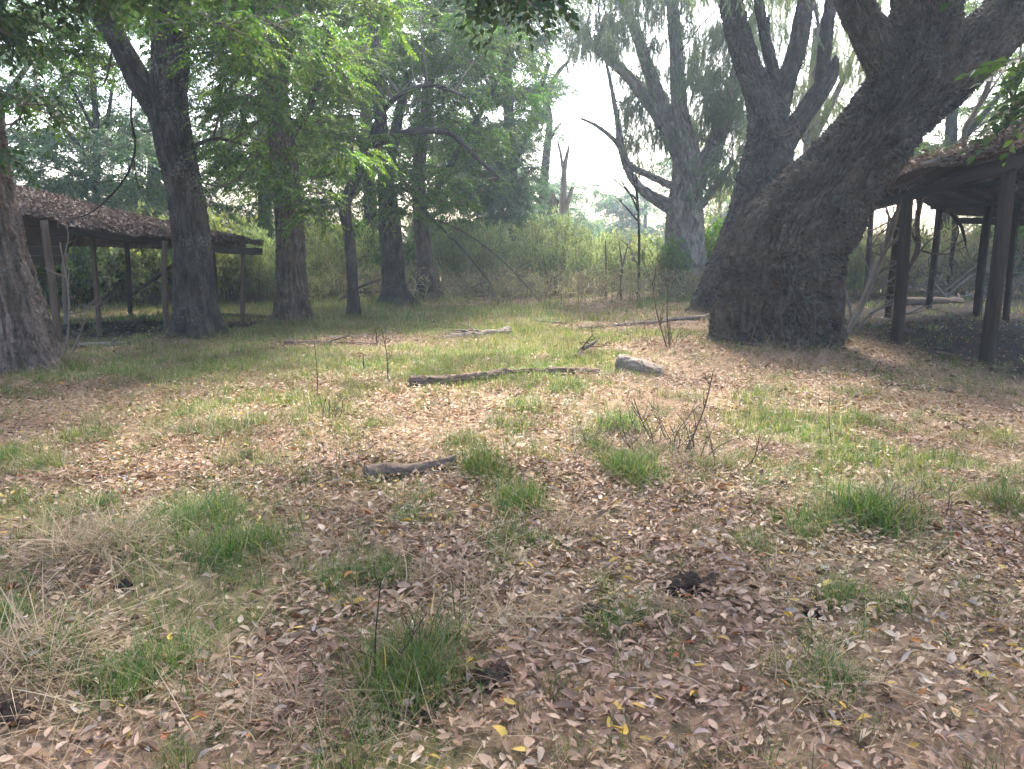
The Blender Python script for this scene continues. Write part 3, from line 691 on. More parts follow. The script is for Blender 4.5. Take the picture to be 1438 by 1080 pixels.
back_tree('pale green tree filling the gaps behind the stout elm', 372, 400, 29, [(372, 300, 9), (370, 180, 8), (366, 40, 6)],
          [(300, 480, 170, 360, 27, 31, 36, 1, 1.5), (320, 520, -100, 180, 27, 32, 28, 1.1, 1.7)], 'far', M['elm_light'], M['bark_elm'], 330, [[(371, 230, 5), (430, 180, 4), (470, 120, 3)]], 1.0, .85)
back_tree('broad green tree behind the twin stemmed elm', 520, 400, 31, [(520, 300, 9), (515, 180, 8), (510, 40, 6)],
          [(450, 660, 160, 350, 29, 34, 36, 1, 1.6), (480, 690, -100, 170, 29, 34, 28, 1.1, 1.8)], 'far', M['elm'], M['bark_elm'], 340, [[(518, 240, 5), (570, 190, 4), (620, 150, 3)]], 1.0, .8)
back_tree('yellow green willow seen between the dark leaning limbs', 1135, 390, 27, [(1138, 300, 12), (1140, 180, 10), (1150, 40, 7)],
          [(1070, 1230, 40, 260, 25, 30, 30, .9, 1.5), (1010, 1080, 230, 330, 25, 29, 9, .7, 1.1), (1080, 1240, -150, 40, 25, 30, 18, 1, 1.5)], 'strand', M['shrub_y'], bw, 350, [[(1140, 200, 6), (1180, 120, 4), (1210, 50, 3)]], 1.0, .55, droop=.3)
back_tree('bushy green tree behind the right shed roof', 1330, 390, 27, [(1330, 300, 10), (1335, 200, 8), (1340, 80, 6)],
          [(1240, 1500, 60, 225, 25, 30, 40, .9, 1.5), (1380, 1500, 260, 340, 25, 29, 9, .8, 1.2), (1300, 1520, -100, 60, 25, 30, 18, 1, 1.5), (1050, 1700, -300, -60, 17, 27, 46, 1.1, 1.7)], 'far', M['elm_light'], M['bark_elm'], 360, [[(1333, 220, 5), (1390, 150, 4), (1430, 100, 3)]], 1.0, .7)  # last pad group: boughs above the view, added to darken the shed floor
for i, (px, Yd, top, w_, lab) in enumerate(((795, 52, 240, 36, 'small rounded hazy tree right beside the pale snag'), (905, 56, 238, 46, 'hazy distant tree left of the big pale willow'), (845, 66, 300, 46, 'low distant treetop at the bottom of the white sky gap'),
                                            (1010, 46, 200, 60, 'hazy green tree between the pale willow and the dark leaning tree'), (690, 50, 150, 70, 'hazy tree far behind the dense bluish tree'), (760, 58, 280, 50, 'low hazy tree behind the broken reddish snag'))):
    back_tree(lab, px, 372, Yd, [(px, 350, 3), (px + 2, top + 40, 2)], [(px - w_, px + w_, top + 12, 355, Yd - 3, Yd + 3, 16, 1.2, 2.0)], 'far', M['gum'], M['bark_elm'], 400 + i * 7, (), 1.6, .6, gap=(i not in (0, 1, 2, 5)))

# ------------------------------------------------------------------ shrubs and thicket
def shrub(label, px, Yd, w, hgt, n, kind, mat, seed, lean=.35, name='shrub', cat='shrub', group='shrubs along the back of the clearing', depth=None):
    r = rr(seed); c = at(px, 380, Yd); x0 = c[0]; b = np.array([x0, Yd, H(x0, Yd)[0]])
    d = depth or w * .7
    x = x0 + r.normal(0, w * .42, n).clip(-w, w); y = Yd + r.normal(0, d * .42, n).clip(-d, d); z = H(x, y) - .03
    k = 1 - .45 * ((x - x0) / w) ** 2
    s = hgt * k * r.uniform(.5, 1.1, n)
    a = (x - x0) / w * lean + r.normal(0, .14, n); a2 = (y - Yd) / d * lean + r.normal(0, .14, n)
    D = np.stack([np.sin(a), np.sin(a2), np.ones(n)], 1); D /= np.linalg.norm(D, axis=1)[:, None]
    Ru = rotz(r.uniform(0, 6.28, n)); X_ = np.cross(Ru[:, :, 0], D); X_ /= np.linalg.norm(X_, axis=1)[:, None]
    wide = s ** .5
    Rm = np.stack([X_ * wide[:, None], np.cross(D, X_) * wide[:, None], D * s[:, None]], -1)
    m = MB(); tp = sprays(kind); wk = r.integers(0, len(tp), n)
    for q in range(len(tp)):
        sel = wk == q
        if sel.any(): place(m, tp[q], Rm[sel], np.stack([x, y, z], 1)[sel])
    o = m.build(name, [mat, twg], None, b); tag(o, label, cat, group); return o

SH = [('feathery grey green bush in the middle of the back edge', 782, 25.5, 1.5, 2.5, 75, 'whip', 'shrub'),
      ('tall feathery bush under the dense bluish tree', 712, 27, 1.7, 2.4, 80, 'whip', 'shrub'),
      ('yellowish feathery bush right of the two toned elm', 655, 26, 1.5, 2.2, 70, 'whip', 'shrub_y'),
      ('light green bush just right of the row of elms', 628, 29, 1.4, 2.5, 60, 'leafwhip', 'elm_light'),
      ('feathery bush below the white sky gap', 848, 27, 1.5, 2.0, 75, 'whip', 'shrub'),
      ('grey green bush in front of the distant willow limb', 905, 28, 1.4, 2.0, 70, 'whip', 'shrub_y'),
      ('bright green conical young bush at the foot of the pale willow', 940, 23.5, .55, 1.75, 40, 'whip', 'elm_light'),
      ('yellow green bush between the slender tree and the stout elm', 462, 23, 1.5, 2.2, 75, 'whip', 'shrub_y'),
      ('green bush between the twin stemmed elm and slender tree', 522, 25, 1.3, 2.3, 60, 'leafwhip', 'elm'),
      ('pale bush behind the last post of the left shed', 372, 20.5, 1.2, 1.9, 80, 'whip', 'shrub'),
      ('dense green bush behind the forked elm', 300, 20.5, 1.5, 2.2, 95, 'leafwhip', 'shrub_y'),
      ('grey green rounded bush seen under the left shed', 205, 20, 1.8, 2.2, 110, 'leafwhip', 'shrub_y'),
      ('dark leafy bush at the near end under the left shed', 120, 19.5, 1.7, 2.1, 100, 'leafwhip', 'shrub'),
      ('dark bush beside the leaning edge trunk', 50, 19, 1.3, 2.0, 80, 'leafwhip', 'elm_light'),
      ('green bush between the two left elms far back', 575, 27.5, 1.3, 2.4, 60, 'whip', 'shrub'),
      ('tall reedy clump behind the dead branches of the right shed', 1225, 24, 1.7, 1.9, 90, 'reed', 'reed'),
      ('yellow green reedy clump seen through the middle of the right shed', 1300, 25, 1.8, 2.1, 100, 'reed', 'shrub_y'),
      ('reedy clump right of the far shed posts', 1372, 24, 1.6, 2.0, 85, 'reed', 'reed'),
      ('dark green bush at the right edge behind the shed', 1432, 24, 1.3, 2.3, 70, 'leafwhip', 'elm'),
      ('bush between the pale willow and the dark leaning tree', 1012, 26, 1.2, 2.2, 60, 'leafwhip', 'elm_light'),
      ('bush hidden low behind the huge slanting trunk', 1160, 23.5, 1.4, 2.0, 70, 'reed', 'shrub_y')]
for i, (lab, px, Yd, w, hg, n, kd, mt) in enumerate(SH): shrub(lab, px, Yd, w, hg, int(n * 1.5), kd, M[mt], 500 + i)

# far-off undergrowth that reads as one band
def scatter_whips(name, xs, ys, hs, kind, mats, seed, tilt_=.16, wide=.7, label=None):
    r = rr(seed); n = len(xs); m = MB(); tp = sprays(kind); wk = r.integers(0, len(tp), n)
    Rm = tilt(n, tilt_, r) @ rotz(r.uniform(0, 6.28, n)); Rm = Rm * np.stack([hs ** wide, hs ** wide, hs], -1)[:, None, :]
    T = np.stack([xs, ys, H(xs, ys) - .02], 1)
    for q in range(len(tp)):
        s = wk == q
        if s.any(): place(m, tp[q], Rm[s], T[s])
    o = m.build(name, mats); o['kind'] = 'stuff'; o['label'] = label; return o
r = rr(77); n = 1150
ys = 24 + 18 * r.uniform(0, 1, n) ** 1.3; xs = r.uniform(-.72, .72, n) * ys
scatter_whips('undergrowth', xs, ys, r.uniform(.45, 1, n) ** 1.3 * (1.5 + .9 * n2(xs, ys, .5, 71)), 'whip', [M['shrub'], twg], 78, label='grey green undergrowth along the far edge of the clearing')
n = 1300; ys = 20.5 + 6.5 * r.uniform(0, 1, n); xs = r.uniform(-.68, .68, n) * ys
ok = bare_shade_at(xs, ys) < .3; xs, ys = xs[ok], ys[ok]
scatter_whips('dry_weeds', xs, ys, r.uniform(.35, .95, len(xs)), 'reed', [M['reed'], twg], 79, label='straw coloured dry weeds before the far bushes')

# ------------------------------------------------------------------ bare branches
def bare(mb, p, d, L, rad, lv, r, ns=6, bendz=0.0, kids=(3, 6), spread=.9):
    d = unit(d); n = 8; t = np.linspace(0, 1, n)[:, None]
    side = unit(np.cross(d, r.normal(0, 1, 3)))
    pts = p + d * L * t + side * L * r.uniform(-.14, .14) * np.sin(t * 3.0) + np.array([0, 0, bendz * L]) * t ** 2 + np.cumsum(r.normal(0, .012 * L, (n, 3)), 0)
    tube(mb, pts, np.linspace(rad, rad * .4, n), ns, 0, True, True)
    if lv > 0:
        for k in range(r.integers(*kids)):
            i = r.integers(2, n); q = pts[min(i, n - 1)]; dd = unit(d + r.normal(0, spread, 3))
            bare(mb, q, dd, L * r.uniform(.3, .6), rad * .45, lv - 1, r, max(4, ns - 1), bendz, kids, spread)
    return pts

def flat_branch(name, label, cat, pxa, pxb, rad, mat, seed, lv=1, lift=.0, group=None, crook=.04, big=False, amp=.026, end=.6, kids=(2, 5)):
    """a log or stick lying on the ground between two pixels of the photograph"""
    r = rr(seed); A, B_ = G(*pxa), G(*pxb); n = 7; t = np.linspace(0, 1, n)[:, None]; L = np.linalg.norm(B_ - A)
    P = A * (1 - t) + B_ * t + np.column_stack([r.normal(0, crook * L * .5, n), r.normal(0, crook * L, n), np.zeros(n)]); rad_ = np.linspace(rad, rad * end, n)
    P[:, 2] = H(P[:, 0], P[:, 1]) + rad_ * .62 + lift * t[:, 0]
    m = MB()
    if big:
        bark_tube(m, P, rad_, 40, 140, amp=amp, w=.04, l=.3, seed=seed, lump=.3); m.F.append((np.arange(40)[::-1][None], 0))
    else: tube(m, spline(P, 24), np.interp(np.linspace(0, 1, 24), t[:, 0], rad_) * (1 + .18 * vnoise(np.stack([np.arange(24) * .7, np.full(24, seed), np.zeros(24)], 1))), 8, 0, True, True)
    if lv:
        for k in range(r.integers(*kids)):
            q = P[r.integers(1, n)]; dd = unit(unit(B_ - A) * r.uniform(.2, 1) + np.array([r.normal(0, .6), r.normal(0, .6), r.uniform(0, .35)]))
            bare(m, q, dd, L * r.uniform(.12, .32), rad * .35, lv - 1, r, 5)
    o = m.build(name, mat, None, A); tag(o, label, cat, group); return o

LG = 'logs and sticks lying in the clearing'
flat_branch('log', 'long thin weathered brown log lying straight across the middle of the clearing', 'log', (574, 553), (838, 533), .066, M['deadbrown'], 601, 0, big=True, crook=.012, end=.75, group=LG)
flat_branch('log', 'short thick log piece at the right end of the long thin log', 'log', (866, 526), (930, 531), .12, M['dead'], 602, 0, big=True, crook=.01, end=.7, group=LG, amp=.02)
flat_branch('log', 'pale grey log with a broken fork, lying in far grass left of centre', 'log', (716, 473), (612, 483), .075, M['dead'], 603, 2, big=True, crook=.02, end=.5, group=LG)
flat_branch('log', 'dark grey log in the grass left of the dark leaning tree', 'log', (1000, 452), (826, 463), .055, M['dead'], 604, 2, big=True, crook=.02, end=.5, group=LG)
flat_branch('log', 'short rotten log with a dark broken end, nearest log in front', 'log', (514, 690), (640, 676), .05, M['deadbrown'], 605, 0, big=True, crook=.012, end=.9, group=LG, amp=.01)
flat_branch('stick', 'dark brown stick on the leaf litter at the right edge', 'stick', (1304, 578), (1382, 606), .024, M['deaddark'], 606, 1, crook=.05, group=LG)
flat_branch('stick', 'straight brown stick in front of the right shed', 'stick', (1236, 541), (1345, 549), .028, M['deadbrown'], 607, 1, crook=.03, group=LG)
flat_branch('stick', 'forked dark stick behind the long thin log', 'stick', (808, 510), (838, 498), .03, M['deaddark'], 608, 2, .12, crook=.03, group=LG)
flat_branch('stick', 'long low branch lying in the grass right of the stout elm', 'stick', (400, 486), (530, 487), .045, M['deadbrown'], 609, 2, crook=.03, group=LG)
flat_branch('stick', 'grey branch in the grass in front of the two right elms of the row', 'stick', (460, 478), (520, 476), .04, M['dead'], 610, 1, crook=.03, group=LG)
flat_branch('stick', 'bundle of grey sticks on the ground before the left shed', 'stick', (108, 488), (195, 484), .05, M['dead'], 611, 2, crook=.02, group=LG, kids=(5, 7))
flat_branch('stick', 'pale broken stick lying in the grass just before the far dry weeds', 'stick', (752, 452), (790, 456), .035, M['dead'], 612, 1, crook=.03, group=LG)
flat_branch('stick', 'thin dark twig lying in the near left litter', 'stick', (370, 996), (460, 988), .006, M['deaddark'], 613, 1, crook=.04, group=LG)
flat_branch('stick', 'long grey pole lying on the bare floor of the right shed', 'stick', (1316, 499), (1385, 508), .035, M['deadbrown'], 614, 0, crook=.02, group=LG)
flat_branch('stick', 'thick dark log across the back of the right shed floor', 'log', (1270, 432), (1350, 428), .13, M['deadbrown'], 615, 1, crook=.02, group=LG)
flat_branch('stick', 'dark pole lying behind the left shed between post and stout elm', 'stick', (300, 446), (396, 447), .06, M['deaddark'], 616, 1, crook=.02, group=LG)

def heap(name, label, cat, base, dirs, mat, seed, lv=2):
    r = rr(seed); m = MB(); b = base
    for d, L, rad in dirs: bare(m, b + np.array([r.normal(0, .15), r.normal(0, .15), .03]), d, L, rad, lv, r, 6, -.08)
    o = m.build(name, mat, None, b); tag(o, label, cat); return o
heap('fallen_branch', 'pale tangled fallen branch right of the two toned elm', 'fallen branch', G(640, 418), [((1, -.1, .35), 2.0, .05), ((-.6, .2, .5), 1.5, .035), ((.9, -.4, .15), 1.7, .04), ((.3, .3, .8), 1.1, .03)], M['dead'], 620)
heap('fallen_branch', 'brown fallen branches between the stout elm and slender tree', 'fallen branch', G(470, 428), [((1, 0, .45), 1.8, .045), ((-.7, .2, .3), 1.3, .03), ((.8, .2, .2), 1.6, .035)], M['deadbrown'], 621)
heap('fallen_branch', 'heap of bare grey brushwood behind the far right shed posts', 'fallen branch', G(1330, 420), [((1, 0, .3), 2.0, .05), ((-1, .1, .3), 2.0, .05), ((.4, -.2, .5), 1.6, .04), ((-.5, -.2, .5), 1.6, .04), ((.8, 0, .6), 1.6, .04)], M['dead'], 622, 2)
heap('fallen_branch', 'broken grey branch leaning up behind the pale willow foot', 'fallen branch', G(925, 412), [((-.6, .2, 1.0), 1.9, .05), ((-.2, 0, 1), 1.4, .04), ((-.9, 0, .3), 1.3, .035)], M['dead'], 623)

def px_branch(name, label, cat, Yd, pts, mat, seed, lv=2, kids=(3, 5), group=None):
    r = rr(seed); P, Q = pathpx(Yd, pts); m = MB(); C = spline(np.column_stack([P, Q]), 30)
    tube(m, C[:, :3], np.maximum(C[:, 3], .004), 8, 0, True, True)
    for k in range(r.integers(*kids)):
        i = r.integers(6, 28); bare(m, C[i, :3], unit(unit(C[i, :3] - C[i - 2, :3]) + r.normal(0, .7, 3)), r.uniform(.4, 1.1), C[i, 3] * .5, lv - 1, r, 5, -.06)
    b = C[0, :3] * 1; o = m.build(name, mat, None, b); tag(o, label, cat, group); return o
px_branch('dead_branch', 'grey dead branch leaning against the second post of the right shed', 'dead branch', 12.6, [(1185, 475, 3), (1207, 435, 4.5), (1222, 400, 5), (1240, 355, 5), (1255, 315, 4), (1262, 290, 2.5)], M['dead'], 630, 3, (10, 13))
heap('fallen_branch', 'tangle of thin grey twigs on the ground beside the huge slanting trunk', 'fallen branch', G(1200, 470), [((.3, .3, .9), 1.6, .03), ((-.2, .2, 1), 1.2, .025), ((.7, .2, .5), 1.5, .03), ((-.6, .1, .5), 1.0, .02), ((.5, -.3, .35), 1.1, .02)], M['dead'], 624)
px_branch('dead_branch', 'crooked dead branch hanging right of the second post of the right shed', 'dead branch', 13.4, [(1264, 402, 1.8), (1280, 370, 2.8), (1289, 345, 3.4), (1288, 310, 3.6), (1298, 262, 3.6)], M['deadbrown'], 631, 3, (6, 8))
px_branch('dead_branch', 'thin curved dead twig hanging under the right shed roof', 'dead branch', 17, [(1336, 300, 3), (1350, 318, 2.5), (1356, 340, 1.5)], M['deaddark'], 632, 1)
px_branch('dead_branch', 'dark dead branch hanging down onto the left shed roof', 'dead branch', 12.7, [(186, 130, 1.2), (184, 165, 1.6), (190, 205, 1.5), (180, 242, 1.5), (158, 272, 1.4), (125, 300, 1.1), (95, 308, .7)], M['deaddark'], 633, 2, (5, 8))
px_branch('dead_branch', 'thin dark branch slanting behind the third post of the left shed', 'dead branch', 14.5, [(185, 414, 1.5), (205, 400, 2.2), (240, 375, 3), (275, 350, 3)], M['deaddark'], 634, 1)
px_branch('dead_branch', 'pale twisted branch lying over the right shed roof', 'dead branch', 10.9, [(1290, 232, 4), (1340, 222, 4), (1390, 210, 4), (1470, 150, 6)], M['dead'], 635, 2, (6, 9))
px_branch('dead_branch', 'pale curling branch rising above the right shed roof', 'dead branch', 11.6, [(1352, 212, 3), (1356, 180, 4), (1368, 160, 4), (1384, 130, 4), (1400, 80, 3)], M['dead'], 636, 2, (3, 5))
px_branch('dead_branch', 'dark branch slanting up at the right edge above the shed roof', 'dead branch', 10.6, [(1405, 185, 4), (1425, 160, 5), (1460, 110, 6)], M['deaddark'], 637, 1)
px_branch('dead_branch', 'long thin bare branch drooping from the two toned elm to the ground', 'dead branch', 21.0, [(600, 305, 1.5), (640, 320, 1.3), (680, 345, 1.1), (715, 375, .9), (760, 425, .6)], M['deadbrown'], 638, 2, (5, 8))

# saplings, dry stems, fence sticks
def stem(label, px, py, top, wpx, mat, seed, lv=1, kids=(1, 3), cat='dry weed', name='withered_weed'):
    r = rr(seed); b = G(px, py); e = at(top[0], top[1], b[1] + r.normal(0, .03)); w = wpx * b[1] / FPX / 2; m = MB()
    mid = (b + e) / 2 + np.array([r.normal(0, .03), 0, 0]) * np.linalg.norm(e - b)
    C = spline([b - np.array([0, 0, .05]), b, mid, e], 14); tube(m, C, np.linspace(w, w * .45, 14), 6, 0, True)
    if lv:
        for k in range(r.integers(*kids)):
            q = C[r.integers(5, 13)]; bare(m, q, unit([r.normal(0, .5), r.normal(0, .4), .8]), np.linalg.norm(e - b) * r.uniform(.15, .4), w * .6, lv - 1, r, 4)
    o = m.build(name, mat, None, b); tag(o, label, cat); return o
stem('tall dark dry stem rising from the nearest grass tuft', 528, 1000, (535, 815), 3.6, M['deaddark'], 640, 1)
stem('thin dark twig leaning right beside the nearest tall stem', 532, 1000, (600, 860), 2.6, M['deaddark'], 641, 1)
stem('lone brown stem in the left middle grass', 446, 562, (441, 478), 2, M['deadbrown'], 642, 1)
stem('thin stem standing between the left middle grass and the logs', 545, 545, (536, 462), 2.2, M['deadbrown'], 643, 2)
stem('short dark stem left of the long thin log', 512, 532, (510, 497), 2.2, M['deaddark'], 644, 0)
stem('slim upright stem on the right hand litter', 1168, 628, (1165, 552), 1.8, M['deadbrown'], 645, 0)
stem('tall thin weed stem standing right of centre before the dark leaning tree', 936, 500, (915, 392), 2.4, M['deadbrown'], 646, 2, (4, 7))
stem('paired weed stem right of the tall thin weed', 940, 500, (940, 385), 2.2, M['deadbrown'], 647, 2, (3, 6))
stem('dry twiggy stem leaning over the right middle tussock', 960, 655, (1002, 520), 3, M['deadbrown'], 648, 2, (4, 6))
stem('crooked dry stem rising from the right middle tussock', 918, 640, (890, 560), 3, M['deadbrown'], 649, 2, (3, 6))
stem('pale dead sapling beside the leaning edge trunk', 94, 495, (84, 340), 4, M['dead'], 650, 2, (4, 7), 'sapling', 'sapling')
stem('pale forked dead shoot in front of the left shed', 100, 500, (125, 428), 3, M['dead'], 651, 2, (3, 5), 'sapling', 'sapling')
stem('slim dark sapling in front of the pale willow limbs', 896, 418, (893, 240), 5, M['deaddark'], 652, 2, (4, 6), 'sapling', 'sapling')
for i, (px, py, tx, ty, lab) in enumerate(((872, 424, 882, 342, 'leaning thin fence post left of the slim dark sapling'), (850, 416, 850, 338, 'thin fence post furthest left in the far weeds'), (868, 416, 869, 338, 'straight fence post beside the leaning one'), (938, 410, 938, 330, 'fence post close to the pale willow foot'))):
    o = stem(lab, px, py, (tx, ty), 3.6, M['deadbrown'], 660 + i, 0, cat='fence post', name='fence_post'); o['group'] = 'old fence posts in the far weeds'

# ------------------------------------------------------------------ sheds
def post(root, loc, base, top, w, mat, seed):
    r = rr(seed); m = MB(); n = 16; t = np.linspace(0, 1, n)[:, None]; base = np.asarray(base, float); top = np.asarray(top, float)
    C = (base - np.array([0, 0, .3])) * (1 - t) + top * t + np.column_stack([.02 * np.sin(t[:, 0] * 4 + seed), .02 * np.cos(t[:, 0] * 3 + seed), np.zeros(n)])
    ns = 16; th = np.arange(ns) / ns * 2 * np.pi + .5; sq = 1 / np.maximum(np.abs(np.cos(th - .5)), np.abs(np.sin(th - .5))) ** .8
    T, N_, B_ = frames(C); s = t[:, 0] * np.linalg.norm(top - base)
    k = (w / 2) * sq[None] * (1.06 - .12 * t) * (1 + .07 * vnoise(np.stack([np.tile(np.cos(th) * 2, n), np.tile(np.sin(th) * 2, n), np.repeat(s * 1.5, ns)], 1), seed).reshape(n, ns))
    V = C[:, None] + k[..., None] * (np.cos(th)[None, :, None] * N_[:, None] + np.sin(th)[None, :, None] * B_[:, None])
    A = np.stack([np.tile(w / 2 * np.cos(th), n), np.tile(w / 2 * np.sin(th), n), np.repeat(s, ns)], 1)
    m.add(V.reshape(-1, 3), [grid_faces(n, ns), ((n - 1) * ns + np.arange(ns))[None]], 0, A)
    return m.build('post', mat, root, loc)

def beam(root, loc, A, B_, w, h, mat, seed, name='beam', sag=.03):
    A, B_ = np.asarray(A, float), np.asarray(B_, float); n = 14; t = np.linspace(0, 1, n)[:, None]
    C = A * (1 - t) + B_ * t - np.array([0, 0, sag]) * np.sin(t * np.pi); d = unit(B_ - A); s_ = unit(np.cross(d, [0, 0, 1])); u = np.cross(s_, d)
    q = [(-1, -1), (-.8, -1), (.8, -1), (1, -1), (1, -.8), (1, .8), (1, 1), (-1, 1), (-1, .8)]
    j = vnoise(np.stack([np.repeat(np.arange(n) * .9, len(q)), np.tile(np.arange(len(q)) * .6, n), np.full(n * len(q), seed * 1.3)], 1), seed).reshape(n, len(q), 1) * .012
    V = np.stack([C + s_ * a * w / 2 + u * b * h / 2 for a, b in q], 1) + j * u
    s = t[:, 0] * np.linalg.norm(B_ - A); A_ = np.stack([np.tile([a * w for a, b in q], n), np.tile([b * h for a, b in q], n), np.repeat(s, len(q))], 1)
    m = MB(); m.add(V.reshape(-1, 3), [grid_faces(n, len(q)), np.arange(len(q))[::-1][None], ((n - 1) * len(q) + np.arange(len(q)))[None]], 0, A_)
    return m.build(name, mat, root, loc, smooth=False)

def sheet(root, loc, f, nu, nv, per, mat, amp=.009, thick=.012, name='roof', seed=0):
    """corrugated sheet over f(u, v) -> point; the waves run along v"""
    u = np.linspace(0, 1, nu); v = np.linspace(0, 1, nv); U_, V_ = np.meshgrid(u, v, indexing='ij'); P = f(U_.ravel(), V_.ravel())
    w = amp * np.sin(U_.ravel() * per * 2 * np.pi); P = P + np.array([0, 0, 1.]) * w[:, None]
    j = fbm(P * 1.3, seed, 3); P[:, 2] += .05 * j
    n = nu * nv; i = np.arange(nu - 1)[:, None] * nv; q = np.arange(nv - 1)[None]; Ft = np.stack([i + q, i + nv + q, i + nv + q + 1, i + q + 1], -1).reshape(-1, 4)
    Q = P - np.array([0, 0, thick]); E = []
    ring = np.concatenate([np.arange(nv), (np.arange(1, nu) * nv + nv - 1), ((nu - 1) * nv + np.arange(nv - 2, -1, -1)), (np.arange(nu - 2, 0, -1) * nv)])
    rn = np.roll(ring, -1); E = np.stack([ring, rn, rn + n, ring + n], -1)
    m = MB(); m.add(np.concatenate([P, Q]), [Ft, Ft[:, ::-1] + n, E]); return m.build(name, mat, root, loc)

LEAVES = [fallen_tpl(rr(900 + k), c) for k, c in enumerate((.2, .35, .5, .6, .75, .9, 1.1, 1.3, 1.5, 1.7, 2.0, .75, 1.0, 1.2, 1.6, .9))]
def litter_on(name, label, f, n, mat, seed, size=(.05, .1), pile=.05):
    r = rr(seed); u, v = r.uniform(.005, .995, n), r.uniform(-.03, .995, n); P = f(u, v); P[:, 2] += .05 * fbm(P * 1.3, 0, 3) + r.uniform(.005, 1, n) ** 2 * pile * (1 + .8 * n2(P[:, 0], P[:, 1], 2.2, 8))
    Rm = tilt(n, .4, r) @ rotz(r.uniform(0, 6.28, n)) * r.uniform(*size, n)[:, None, None]; Rm = Rm * np.stack([1 + 1.6 * r.uniform(0, 1, n) ** 4, r.uniform(.2, 1, n), np.ones(n)], 1)[:, None, :]; m = MB(); w = r.integers(0, len(LEAVES), n)
    for k in range(len(LEAVES)): place(m, LEAVES[k], Rm[w == k], P[w == k])
    o = m.build(name, mat); o['kind'] = 'stuff'; o['label'] = label; return o

# left shed: a long low roof that sinks towards its far right end
EA, EB = at(28, 297, 11.9), at(372, 346, 14.6); RA, RB = at(6, 252, 14.6), at(352, 337, 16.6)
BA, BB_ = at(-60, 330, 17.2), at(335, 350, 18.6)
EA0 = EA + (EA - EB) * .35; RA0 = RA + (RA - RB) * .35; BA0 = BA + (BA - BB_) * .2
def roofL(u, v):
    e = EA0 + (EB - EA0) * u[:, None]; q = RA0 + (RB - RA0) * u[:, None]; s = v[:, None]
    P = e * (1 - s) + q * s; P[:, 2] += -.07 * np.sin(u * np.pi * 1.0) + (.05 * np.sin(u * 9) + .03 * np.sin(u * 43) + .02 * np.sin(u * 97)) * (1 - v) ** 2; return P
def roofLb(u, v):
    e = RA0 + (RB - RA0) * u[:, None]; q = BA0 + (BB_ - BA0) * u[:, None]; s = v[:, None]; P = e * (1 - s) + q * s; P[:, 2] += -.07 * np.sin(u * np.pi) - .02 * v; return P
lb = G(135, 470)
ls = thing('shed', 'long low open shed on the left with a sagging leaf covered roof', 'shed', lb)
sheet(ls, lb, roofL, 420, 40, 60, M['roof'], seed=0); sheet(ls, lb, roofLb, 420, 30, 60, M['roof'], seed=0)
litter_on('roof_litter', 'brown leaves and twigs lying thick on the left shed roof', roofL, 34000, M['roof_litter'], 700, (.015, .06), .05)
def eaveL(px):   # beam height under the front edge at this pixel column
    u = np.linspace(0, 1, 60); P = roofL(u, np.full(60, .06)); x = proj(P)[0]; i = np.argmin(abs(x - px)); return P[i]
for i, (px, py, wpx, tx, ty, mt) in enumerate(((80, 488, 12, 66, None, 'post'), (137, 470, 8, 133, None, 'post'), (234, 473, 9, 231, None, 'post'), (342, 459, 7, 340, None, 'post'))):
    q = G(px, py); tp = eaveL(tx); z = tp[2] - .1; top = at(tx, 330, q[1]); top[2] = z; post(ls, lb, q, top, wpx * q[1] / FPX * .85, M['deadbrown'], 710 + i)
for i, (px, Yd, wpx) in enumerate(((90, 15.5, 6), (180, 17, 6), (300, 17.5, 6))):
    q = at(px, 400, Yd); q[2] = H(q[0], q[1])[0]; top = q + np.array([.02, 0, 1.9 - .08 * i]); post(ls, lb, q, top, wpx * Yd / FPX, M['postpale' if i == 0 else 'post'], 720 + i)
e0, e1 = roofL(np.array([.02]), np.array([.07]))[0], roofL(np.array([.99]), np.array([.07]))[0]
for k, (a, c) in enumerate(((.02, .35), (.36, .66), (.67, .99))):
    p, q = roofL(np.array([a]), np.array([.06]))[0], roofL(np.array([c]), np.array([.06]))[0]; beam(ls, lb, p - [0, 0, .12], q - [0, 0, .12], .09, .12, M['post'], 730 + k)
for k, a in enumerate((.2, .38, .55, .72, .9)):
    p, q = roofL(np.array([a]), np.array([.02]))[0], roofL(np.array([a]), np.array([.98]))[0]; beam(ls, lb, p - [0, 0, .08], q - [0, 0, .08], .06, .08, M['post'], 735 + k, 'rafter', 0)
# boarded end under the near roof
m = MB(); Yb = 12.9
for k in range(4):
    z0 = at(60, 372 - k * 13, Yb)[2]; z1 = z0 + .145; xa, xb = at(15, 350, Yb)[0], at((82, 92, 100, 106)[k], 350, Yb)[0]
    a, b_ = np.array([xa, Yb, z0]), np.array([xb, Yb, z0])
    V = np.array([[xa, Yb, z0], [xb, Yb, z0], [xb + .05, Yb, z1], [xa, Yb, z1]]); W = V + np.array([0, .03, 0])
    m.add(np.concatenate([V, W]), [np.array([[0, 1, 2, 3], [7, 6, 5, 4], [0, 4, 5, 1], [1, 5, 6, 2], [2, 6, 7, 3], [3, 7, 4, 0]])], 0, np.concatenate([V, W])[:, [1, 2, 0]] + k)
m.build('end_boards', M['post'], ls, lb, smooth=False)

